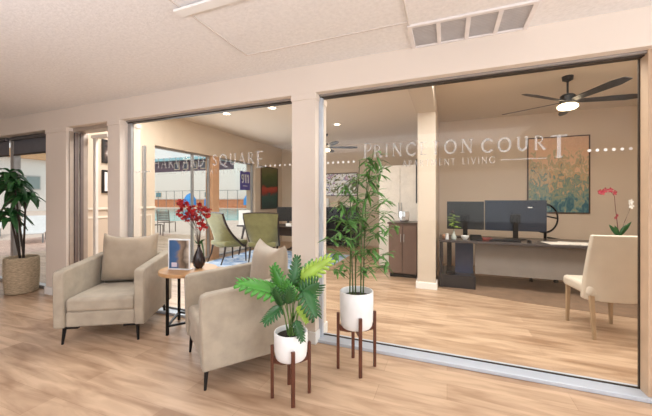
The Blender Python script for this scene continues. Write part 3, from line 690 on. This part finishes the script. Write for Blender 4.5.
MB().box(-.21, .21, -.06, .06, 0, .018).build('case', BLACKM, kb, .004, smooth=False)
ks = MB()
for r in range(4):
    for c in range(14): ks.box(-.195+c*.028, -.172+c*.028, -.05+r*.026, -.029+r*.026, .018, .024)
ks.build('keys', mat('key_grey', (50, 50, 54), .6), kb, smooth=False)
simple('computer_mouse', 'black mouse right of the keyboard on the office desk', 'mouse', MB().lathe([(0, 0), (.03, 0), (.034, .012), (.026, .028), (0, .034)], n=20, sx=.9, sy=1.5), BLACKM, (1.12, 2.46, .735))
simple('decorative_bowl', 'white round dish beside the small clear vase on the desk', 'bowl', MB().lathe([(0, 0), (.03, 0), (.055, .035), (.06, .06), (.05, .058), (.03, .012), (0, .01)], n=24), CERAM, (.26, 2.46, .735))
simple('desk_phone', 'low black desk phone behind the white dish', 'phone', MB().prism([(-.09, 0), (.09, 0), (.09, .07), (-.09, .025)], 0, -.08, .08), BLACKM, (.42, 2.50, .735), 0, bevel=.006)
simple('stapler', 'reddish brown stapler beside the black desk phone', 'stapler', MB().box(-.07, .07, -.02, .02, 0, .035).box(-.07, .05, -.016, .016, .035, .05), mat('red_brown', (120, 52, 44), .4), (.57, 2.44, .735), .2, bevel=.006)
simple('small_jar', 'small tan jar at the left end of the office desk', 'jar', MB().lathe([(0, 0), (.03, 0), (.034, .03), (.03, .06), (.02, .07), (0, .07)], n=20), mat('tan_jar', (176, 134, 108), .4), (-.04, 2.50, .735))
simple('candle', 'short white candle at the left end of the desk, next to the tan jar', 'candle', MB().lathe([(0, 0), (.024, 0), (.024, .09), (0, .09)], n=20), CERAM, (.0, 2.40, .735))
for k, (x, y, r, lab) in enumerate(((1.42, 2.45, .2, 'loose white paper sheet on the desk nearest the wide monitor'), (1.60, 2.50, -.15, 'middle white paper sheet of the three lying on the right of the desk'), (1.80, 2.46, .05, 'rightmost white paper sheet lying on the office desk'))):
    o = simple('paper_sheet', lab, 'paper', MB().box(-.11, .11, -.14, .14, 0, .003+.004*k), mat('paper_white', (240, 232, 222), .7), (x, y, .736), r); o['group'] = 'papers on the office desk'
oc = thing('office_chair', 'black office chair with an open back standing behind the wide monitor', 'chair', (1.42, 3.42, 0), .3)
MB().lathe([(.20, 0), (.215, .012), (.20, .024), (.185, .012), (.20, 0)], n=36).build('back_frame', BLACKM, oc); bfm = oc.children[-1]; bfm.rotation_euler = (PI/2, 0, 0); bfm.location = (0, -.22, 1.05); bfm.scale = (1.0, 1.15, 1.6)
MB().tube([(-.19, -.22, 1.05), (0, -.24, 1.09), (.19, -.22, 1.05)], .014, 8).build('lumbar_bar', BLACKM, oc); MB().tube([(0, -.23, .5), (0, -.25, .84)], .022, 8).build('back_support', BLACKM, oc)
MB().box(-.25, .25, -.24, .25, .44, .51).build('seat', BLACKM, oc, .025, 3)
MB().tube([(0, 0, .09), (0, 0, .44)], .028, 12).build('gas_lift', BLACKM, oc)
sb = MB()
for k in range(5): a = k*2*PI/5+.2; sb.tube([(0, 0, .11), (.31*math.cos(a), .31*math.sin(a), .075)], [.032, .018], 8)
sb.build('star_base', BLACKM, oc)
for k in range(5):
    a = k*2*PI/5+.2; x, y = .31*math.cos(a), .31*math.sin(a); M_ = Matrix.Translation((x, y, .03)) @ Matrix.Rotation(a, 4, 'Z'); c = MB(); c.tube([M_ @ Vector((0, -.02, 0)), M_ @ Vector((0, .02, 0))], .029, 14); c.build('caster', BLACKM, oc)
for s in (-1, 1): MB().tube([(s*.25, .05, .46), (s*.30, .05, .55), (s*.30, .02, .68), (s*.30, -.12, .69), (s*.29, .16, .69)], .015, 8).build('armrest', BLACKM, oc)

# white upholstered chair (seen through the right pane, facing left)
wc = thing('side_chair', 'cream upholstered chair with pale wooden legs facing the office desk', 'chair', (1.49, 1.20, 0), math.radians(188))
CREAM = mat('cream_upholstery', (206, 194, 178), .7, var=.04, bump=.15, bscale=200)
GOLD = mat('pale_wood_leg', (168, 142, 112), .5, var=.08)
MB().box(-.235, .235, -.27, .24, .40, .51).build('seat', CREAM, wc, .035, 4)
bk = MB(); rows = []
for side in (0, 1):
    rows = []
    for j in range(9):
        v = j/8; z = .36+.66*v; r = []
        for i in range(9):
            u = i/8*2-1; wd = .245+.025*v; y = .20+.13*v**1.4+.035*(1-u*u)*0+(-.10*(abs(u)**4))*(1-v*.9) + (.055 if side else 0)
            r.append((u*wd, y, z))
        rows.append(r if side else r[::-1])
    bk.grid(rows)
# close the rim
def ring(side_y):
    pts = []
    for j in range(9): pts.append((-1, j))
    return pts
V = lambda u, v, s: (u*(.245+.025*v), .20+.13*v**1.4-.10*abs(u)**4*(1-v*.9)+s, .36+.66*v)
for j in range(8):
    for u in (-1, 1): bk.face([V(u, j/8, 0), V(u, (j+1)/8, 0), V(u, (j+1)/8, .055), V(u, j/8, .055)])
for i in range(8):
    u0, u1 = i/4-1, (i+1)/4-1
    for v in (0, 1): bk.face([V(u0, v, 0), V(u1, v, 0), V(u1, v, .055), V(u0, v, .055)])
bmesh.ops.remove_doubles(bk.bm, verts=bk.bm.verts, dist=1e-4)
bk.build('backrest', CREAM, wc, .012, 3)
for s in (-1, 1):
    MB().tube([(s*.20, -.22, .42), (s*.205, -.225, 0)], [.026, .017], 4).build('leg', GOLD, wc, smooth=False)
    MB().tube([(s*.20, .21, .42), (s*.205, .27, 0)], [.026, .017], 4).build('leg', GOLD, wc, smooth=False)

# orchid on the far end of the desk
op = thing('orchid', 'orchid with crimson blooms on a tall stem, right end of the office desk', 'plant', (2.28, 2.80, .735)); op.scale = (1, 1, 1.2)
MB().lathe([(0, 0), (.045, 0), (.06, .05), (.055, .075), (.048, .072), (0, .06)], n=24).build('pot', CERAM, op)
s_ = MB(); s_.tube([(0, 0, .05), (-.02, 0, .25), (-.04, 0, .42), (-.05, 0, .56), (-.10, 0, .62), (-.18, 0, .62)], [.005, .005, .004, .004, .003, .002], 6)
s_.tube([(0, 0, .05), (.06, 0, .25), (.12, 0, .40), (.13, 0, .52)], [.005, .004, .003, .002], 6); s_.build('stems', mat('orchid_stem', (110, 62, 58), .5), op)
l = MB()
for dx, L_ in ((-.6, .2), (.5, .24), (-.3, .16), (.35, .18)): lance(l, Vector((0, 0, .07)), Vector((dx, -.1, .9)), L_*1.1, .05, up=Vector((0, 1, .1)), droop=.15)
l.build('leaves', LEAFD, op, solid=.002)
b = MB(); rnd = random.Random(9)
for (x, z) in ((-.22, .61), (-.16, .63), (-.10, .63), (-.055, .60), (-.19, .60)):
    c = Vector((x, -.012, z)); R_ = Matrix.Rotation(rnd.uniform(-.4, .4), 3, 'Z')
    for q in range(5):
        a = 2*PI*q/5+.3; k = .035 if z > .5 else .02; b.face([c, c+R_ @ Vector((math.cos(a-.5)*k*.7, -.006, math.sin(a-.5)*k*.7)), c+R_ @ Vector((math.cos(a)*k, -.014, math.sin(a)*k)), c+R_ @ Vector((math.cos(a+.5)*k*.7, -.006, math.sin(a+.5)*k*.7))])
b.build('blooms', mat('crimson_petals', (176, 24, 62), .5, var=.2), op, solid=.0015, smooth=False)
b = MB()
for (x, z) in ((-.045, .30), (-.03, .33)):
    c = Vector((x, -.012, z)); R_ = Matrix.Rotation(rnd.uniform(-.4, .4), 3, 'Z')
    for q in range(5):
        a = 2*PI*q/5+.3; k = .035 if z > .5 else .02; b.face([c, c+R_ @ Vector((math.cos(a-.5)*k*.7, -.006, math.sin(a-.5)*k*.7)), c+R_ @ Vector((math.cos(a)*k, -.014, math.sin(a)*k)), c+R_ @ Vector((math.cos(a+.5)*k*.7, -.006, math.sin(a+.5)*k*.7))])
b.build('lower_bloom', MATS['crimson_petals'], op, solid=.0015, smooth=False)
b = MB()
for (x, z) in ((.13, .44), (.125, .49)):
    for q in range(5): a = 2*PI*q/5; c = Vector((x, -.01, z)); b.face([c, c+Vector((math.cos(a-.5)*.025, -.004, math.sin(a-.5)*.025)), c+Vector((math.cos(a)*.036, -.01, math.sin(a)*.036)), c+Vector((math.cos(a+.5)*.025, -.004, math.sin(a+.5)*.025))])
b.build('white_bloom', WHITE, op, solid=.0015, smooth=False, label='white bloom')

# brown cabinet, tall white cupboard, glass award, black console
cb = thing('cabinet', 'low brown cabinet beside the white column behind the bamboo', 'cabinet', (-.72, 2.66, 0))
BRN = mat('cabinet_brown', (112, 90, 80), .45, var=.08, stretch=(6, 6, 1))
MB().box(-.24, .24, 0, .42, .07, .93).build('body', BRN, cb, .003, smooth=False); MB().box(-.22, .22, .02, .40, 0, .07).build('plinth', BLACKM, cb, smooth=False)
MB().box(-.26, .26, -.02, .43, .93, .96).build('top', mat('cabinet_top', (84, 68, 62), .3), cb, .004, smooth=False)
for s in (-1, 1):
    d_ = MB().box(*sorted((s*.004, s*.235)), -.018, 0, .08, .92).build('door', BRN, cb, .003, smooth=False)
    MB().box(*sorted((s*.02, s*.032)), -.034, -.018, .62, .76).build('handle', ALU, d_, .002, smooth=False)
aw = thing('ice_bucket', 'faceted glass bucket on top of the low brown cabinet', 'bucket', (-.71, 2.80, .96))
MB().lathe([(0, 0), (.06, 0), (.085, .03), (.092, .10), (.088, .185), (.078, .185), (.08, .10), (.07, .035), (0, .02)], n=10).build('body', mat('silvery_glass', (226, 228, 232), .12, metal=.75), aw, smooth=False)
MB().lathe([(0, -.0), (.05, 0), (.05, .004), (0, .004)], n=20).build('foot', CERAM, aw)
tw = thing('tall_cupboard', 'tall white cupboard behind the low brown cabinet', 'cupboard', (-.83, 3.25, 0))
MB().box(-.42, .40, 0, .6, .06, 2.02).build('body', WHITE, tw, .004, smooth=False); MB().box(-.40, .38, .03, .58, 0, .06).build('plinth', mat('plinth_grey', (150, 146, 142), .6), tw, smooth=False)
for a, b_ in ((-.415, -.013), (-.007, .395)):
    d_ = MB().box(a, b_, -.02, 0, .07, 2.01).build('door', mat('cupboard_door', (238, 232, 224), .4), tw, .004, smooth=False)
    MB().box((-.04 if a < -.1 else .01), (-.03 if a < -.1 else .02), -.04, -.02, 1.0, 1.3).build('handle', ALU, d_, smooth=False)
sbox('trim_8', BLACKM, -.445, -.425, 2.085, 2.10, 1.30, 1.98)
cs = thing('console', 'black shelf console under the floral painting at the far wall', 'console', (-3.02, 5.79, 0))
BK = mat('console_black', (26, 26, 28), .4, var=.1)
m = MB(); m.box(-.62, .62, -.2, .2, 1.10, 1.14).box(-.62, -.58, -.2, .2, 0, 1.10).box(.58, .62, -.2, .2, 0, 1.10).box(-.02, .02, -.2, .2, 0, 1.10).box(-.58, .58, .17, .2, 0, 1.10)
m.build('carcass', BK, cs, .003, smooth=False)
for z in (.06, .42, .76): MB().box(-.58, .58, -.19, .17, z, z+.03).build('shelf', BK, cs, smooth=False)
simple('photo_block', 'white square box leaning on the black console, leftmost', 'box', MB().box(-.11, .11, -.03, .03, 0, .26), WHITE, (-3.40, 5.77, 1.14), .2, bevel=.006)
simple('storage_box', 'cream cardboard box on the black console, right of the white one', 'box', MB().box(-.12, .12, -.09, .09, 0, .18).box(-.125, .125, -.095, .095, .14, .185), mat('cream_card', (214, 190, 160), .7), (-3.08, 5.77, 1.14), 0, bevel=.004)
simple('storage_box', 'pale low box at the right end of the black console', 'box', MB().box(-.16, .16, -.08, .08, 0, .12).box(-.165, .165, -.085, .085, .09, .125), mat('pale_card', (226, 214, 196), .7), (-2.68, 5.77, 1.14), 0, bevel=.004)

# ================================================================== MEETING AREA: green chairs, desk, rug
OLIVE = mat('olive_velvet', (116, 113, 72), .75, var=.2, scale=7, sheen=.3, bump=.1)
DWOOD = mat('dark_espresso_wood', (44, 30, 24), .35, var=.15)
def green_chair(label, loc, rz):
    t = thing('accent_chair', label, 'chair', loc, rz, 'olive accent chairs')
    MB().box(-.29, .29, -.31, .26, .36, .47).build('seat', OLIVE, t, .04, 4)
    f = lambda u, v, s: (u*(.30+.05*v), .20+.13*v**1.5+.0-(.42*abs(u)**4)*(1-v)**2.2+s, 0.34+.73*v-(.015*u*u)*v)
    b = MB()
    for side in (0, 1):
        rows = [[f(i/5-1, j/9, .05*side) for i in range(11)] for j in range(10)]; b.grid([r if side else r[::-1] for r in rows])
    for j in range(9):
        for u in (-1, 1): b.face([f(u, j/9, 0), f(u, (j+1)/9, 0), f(u, (j+1)/9, .05), f(u, j/9, .05)])
    for i in range(10):
        for v in (0, 1): b.face([f(i/5-1, v, 0), f((i+1)/5-1, v, 0), f((i+1)/5-1, v, .05), f(i/5-1, v, .05)])
    bmesh.ops.remove_doubles(b.bm, verts=b.bm.verts, dist=1e-4); b.build('backrest', OLIVE, t)
    rim = [Vector(f(-1, j/9, .025)) for j in range(0, 10)]+[Vector(f(i/5-1, 1, .025)) for i in range(1, 11)]+[Vector(f(1, 1-j/9, .025)) for j in range(1, 10)]
    MB().tube(rim, .025, 8).build('back_frame', DWOOD, t, label='dark wood trim')
    for s in (-1, 1):
        MB().tube([(s*.25, -.27, .40), (s*.255, -.28, 0)], [.024, .014], 8).build('leg', DWOOD, t, label='dark wood leg')
        MB().tube([(s*.24, .22, .40), (s*.25, .26, .18), (s*.26, .34, 0)], [.024, .019, .014], 8).build('leg', DWOOD, t, label='dark wood leg')
    return t
green_chair('olive green chair turned side-on, nearest the pool windows', (-4.47, 2.70, .008), math.radians(162))
green_chair('olive green chair with its wide back to the glass, next to the dark desk', (-3.66, 2.86, .008), math.radians(203))
tag(MB().box(-4.85, -2.2, 2.2, 4.4, .001, .008).build('area_rug', ramp_mat('blue_white_rug', [(.35, (120, 150, 196)), (.5, (176, 196, 222)), (.65, (220, 226, 234))], (1, 1, 1), 4, 1, .9), smooth=False), 'blue and white area rug under the olive green chairs', 'rug')
d2 = thing('desk', 'dark wood desk with splayed legs beyond the olive green chairs', 'desk', (-3.84, 3.78, 0))
MB().box(-.95, .95, -.38, .38, .70, .74).build('worktop', DWOOD, d2, .004, smooth=False)
for sx_ in (-1, 1):
    for sy_ in (-1, 1): MB().tube([(sx_*.80, sy_*.28, .70), (sx_*.92, sy_*.33, 0)], [.03, .018], 4).build('leg', DWOOD, d2, smooth=False)
MB().box(.1, .70, -.30, .30, .52, .70).build('drawer_box', DWOOD, d2, .003, smooth=False)
m3 = thing('monitor', 'black monitor on the dark desk at the edge of the left pane', 'monitor', (-3.58, 3.80, .74), .5)
MB().box(-.27, .27, -.015, .015, .10, .44).build('housing', BK, m3, .004, smooth=False); MB().box(-.03, .03, .0, .03, 0, .2).build('stand', BK, m3, smooth=False); MB().box(-.11, .11, -.07, .09, 0, .012).build('foot', BK, m3, .004, smooth=False)
simple('tissue_box', 'small white box on the dark desk in front of the black monitor', 'box', MB().box(-.07, .07, -.05, .05, 0, .07), WHITE, (-3.40, 3.52, .74), .1, bevel=.006)
ds = thing('display_stand', 'white printed card in a stand on the left end of the dark desk', 'sign', (-4.64, 3.52, .74), .55)
MB().box(-.14, .14, -.005, .005, 0.01, .36).build('card', WHITE, ds, smooth=False); MB().box(-.14, .14, -.05, .05, 0, .01).build('foot', CERAM, ds, smooth=False)
MB().box(-.05, .05, -.0065, -.005, .14, .22).build('printed_patch', mat('print_pale_blue', (160, 190, 214), .6), ds, smooth=False)
o2 = thing('office_chair', 'black office chair behind the dark desk at the edge of the left pane', 'chair', (-3.75, 4.65, 0), .2)
MB().box(-.23, .23, -.2, .24, .44, .52).build('seat', BK, o2, .03, 3)
bb = MB(); bb.grid([[(-.22+.044*i, .26+.03*math.cos(PI*(i-5)/10), .58+.07*j) for i in range(11)] for j in range(9)]); bb.build('backrest', BK, o2, solid=.04)
MB().tube([(0, 0, .08), (0, 0, .44)], .028, 10).tube([(0, .2, .47), (0, .29, .65)], .02, 8).build('column', BK, o2)
sb = MB()
for k in range(5): a = k*2*PI/5; sb.tube([(0, 0, .10), (.3*math.cos(a), .3*math.sin(a), .03)], [.03, .025], 8)
sb.build('star_base', BK, o2)
# 911 sign on the pool window
s9 = thing('emergency_sign', 'purple sign with white 911 hanging in the pool window', 'sign', (-5.055, 4.10, 1.62), PI/2)
MB().box(-.22, .22, -.008, .0, 0, .50).build('panel', mat('sign_violet', (84, 76, 156), .5, var=.03), s9, .003, smooth=False)
tx = MB(); write(tx, '911', -.17, .17, .20, .20, lambda x, z: (x, -.0095, z), .24, .24, False); tx.box(-.10, .10, -.0098, -.009, .10, .115).box(-.14, .14, -.0098, -.009, .40, .412)
tx.build('sign_text', mat('sign_white', (246, 246, 250), .5, var=0), s9, smooth=False, solid=.0006)

# ================================================================== OUTSIDE
def sbo(name, m, *b): return sbox(name, m, *b)
DECK = mat('pale_concrete', (214, 196, 184), .8, var=.06, scale=1.5)
struct(MB().box(-95, -5.3, -12, 75, -.25, -.03).build('ground', DECK, smooth=False))
struct(MB().box(-5.3, 4.6, 6.3, 75, -.25, -.03).build('ground', DECK, smooth=False))
struct(MB().box(-14, -5.32, -8, 6.5, -.03, -.02).build('ground_pavers', ramp_mat('pink_pavers', [(.35, (186, 150, 136)), (.6, (214, 184, 168))], (1, 1, 1), 9), smooth=False))
WAT = mat('pool_water', (84, 196, 200), .12, var=.12, scale=1.2)
tag(MB().prism([(-21.5, 10.5), (-11.5, 15.5), (-28, 38), (-46, 31)], 2, -.028, -.005).build('pool', WAT, smooth=False), 'turquoise swimming pool seen through the left pane beyond the windows', 'pool', kind='structure')
SIDING = mat('white_siding', (236, 234, 230), .8, var=.02)
PURB = mat('purple_brown_siding', (92, 76, 92), .7, var=.2)
bA = thing('apartment_building', 'white two-storey building with a dark upper floor far across the pool', 'building', (0, 0, 0))
MB().box(-90, -36, 46, 54, -.03, 7.3).build('wall', SIDING, bA, smooth=False)
MB().box(-90, -44, 46.2, 54, 7.3, 9.6).build('upper_floor', PURB, bA, smooth=False, label='dark purple-brown upper floor')
MB().prism([(45.2, 9.6), (50, 11.0), (55, 9.6)], 0, -90, -43.5).build('roof', mat('grey_teal_roof', (120, 168, 180), .7), bA, smooth=False)
for x in (-53, -50.6, -48.2, -45.9):
    fr = MB().box(x-.7, x+.7, 46.1, 46.19, 7.7, 9.2).build('window', mat('window_frame_cream', (214, 196, 176), .5), bA, smooth=False); MB().box(x-.55, x+.55, 46.03, 46.09, 7.85, 9.05).build('pane', mat('dark_window', (66, 70, 84), .1), fr, smooth=False)
for x in (-44.6, -58):
    fr = MB().box(x-.8, x+.8, 45.92, 45.99, 1.9, 3.0).build('window', mat('window_frame_cream', (214, 196, 176)), bA, smooth=False); MB().box(x-.68, x+.68, 45.85, 45.91, 2.0, 2.9).build('pane', mat('teal_window', (104, 150, 164), .1), fr, smooth=False)
bB = thing('apartment_building', 'taller white building with small grey windows far behind the 911 sign', 'building', (0, 0, 0))
MB().box(-35.9, -8, 43, 54, -.03, 13).build('wall', SIDING, bB, smooth=False)
for x, z0, z1 in ((-31.5, 6.4, 8.6), (-30.9, .9, 3.6), (-25, 6.4, 8.6), (-25, .9, 3.2)):
    fr = MB().box(x-.8, x+.8, 42.9, 42.99, z0, z1).build('window', mat('window_frame_grey', (196, 196, 194), .5), bB, smooth=False); MB().box(x-.65, x+.65, 42.82, 42.89, z0+.15, z1-.15).build('pane', mat('grey_window', (128, 148, 150), .15), fr, smooth=False)
bC = thing('apartment_building', 'pale building with a tan roof edge seen through the patio glass above the dracaena', 'building', (0, 0, 0))
MB().box(-60, -48, 4, 24, -.03, 6.4).build('wall', SIDING, bC, smooth=False); MB().box(-60.5, -47.2, 12.5, 24.5, 6.4, 7.4).build('roof', mat('tan_roof', (204, 160, 120), .7), bC, smooth=False)
for y in (7, 11, 15, 19.5):
    fr = MB().box(-47.98, -47.9, y-.8, y+.8, 2.6, 4.4).build('window', MATS['window_frame_grey'], bC, smooth=False); MB().box(-47.89, -47.82, y-.65, y+.65, 2.75, 4.25).build('pane', MATS['grey_window'], fr, smooth=False)
tag(MB().box(-70, -30, 41.2, 41.6, -.03, 1.35).box(-70, -30, 41.1, 41.7, 1.35, 1.45).build('garden_wall', mat('orange_brick', (206, 142, 104), .8, var=.18, scale=3), smooth=False), 'low orange brick wall along the far side of the pool', 'wall')
fn = thing('pool_fence', 'thin grey metal fence standing on the far pool edge', 'fence', (0, 40.6, 0))
MB().box(-60, -16, -.03, .03, 3.0, 3.08).box(-60, -16, -.03, .03, 1.5, 1.56).build('rail', mat('fence_grey', (128, 136, 140), .5), fn, smooth=False)
for k in range(22): MB().box(-60+k*2.05, -59.93+k*2.05, -.035, .035, -.03, 3.1).build('post', MATS['fence_grey'], fn, smooth=False)
BLUE = mat('umbrella_blue', (66, 150, 224), .8, var=.06)
def umbrella(x, y, lab, s=1):
    t = thing('patio_umbrella', lab, 'umbrella', (x, y, -.03), 0, 'blue pool umbrellas'); t.scale = (s, s, s)
    MB().tube([(0, 0, 0), (0, 0, 2.5)], .04, 8).build('pole', ALU, t)
    m = MB(); n = 8
    m.lathe([(0, 2.45), (.45, 2.2), (.9, 1.5), (.95, .55), (.86, .55), (.8, 1.45), (.40, 2.12), (0, 2.38)], n=8); m.build('canopy', BLUE, t, smooth=False)
umbrella(-37.5, 34.3, 'blue pool umbrella standing behind the red blossoms, left of the tan mullion', 1.0)
umbrella(-34.9, 35.8, 'blue pool umbrella just left of the tan mullion, half hidden by it', .9)
umbrella(-29.3, 38.5, 'blue pool umbrella seen between the tan mullion and the 911 sign', 1.05)
umbrella(-26.3, 39.3, 'blue pool umbrella below the 911 sign', .8)
def lounger(lab, x, y, rz):
    t = thing('pool_lounger', lab, 'lounger', (x, y, -.03), rz, 'white pool loungers')
    m = MB(); m.box(-.33, .33, -.95, .35, .30, .34)
    m.box(-.33, .33, 0, .75, 0, .04, Matrix.Translation((0, .35, .30)) @ Matrix.Rotation(math.radians(42), 4, 'X')); m.build('sling', mat('lounger_white', (228, 230, 232), .6), t, .01, smooth=False)
    for sx_ in (-1, 1):
        for yy in (-.8, .3): MB().tube([(sx_*.3, yy, .30), (sx_*.3, yy+.03, 0)], .022, 8).build('leg', mat('lounger_grey', (150, 156, 162), .4), t)
lounger('pale pool lounger outside the patio glass, behind the dracaena leaves', -12.9, 3.2, math.radians(60))
lounger('pale pool lounger farther out, at the left picture edge', -15.6, 3.1, math.radians(60))
lounger('pale pool lounger outside, closest to the tan column', -12.2, 4.9, math.radians(60))
def patio_chair(lab, x, y, rz):
    t = thing('patio_chair', lab, 'chair', (x, y, -.03), rz, 'dark slatted patio chairs'); mm = mat('weathered_brown', (104, 92, 84), .6, var=.15)
    m = MB()
    for k in range(6): m.box(-.25, .25, -.25+k*.085, -.19+k*.085, .42, .44)
    m.build('seat', mm, t, smooth=False); m = MB()
    for k in range(6): m.box(-.25, .25, .25+.01*k, .27+.01*k, .50+k*.07, .545+k*.07)
    m.build('backrest', mm, t, smooth=False)
    for sx_ in (-1, 1):
        MB().tube([(sx_*.25, -.24, 0), (sx_*.25, -.24, .44)], .018, 8).build('leg', mm, t); MB().tube([(sx_*.25, .24, 0), (sx_*.25, .25, .45), (sx_*.25, .32, .95)], .018, 8).build('leg', mm, t)
patio_chair('dark slatted patio chair outside, just right of the tan left column', -10.4, 5.75, math.radians(150))
patio_chair('dark slatted patio chair outside, half hidden behind the first slatted one', -11.2, 7.0, math.radians(200))
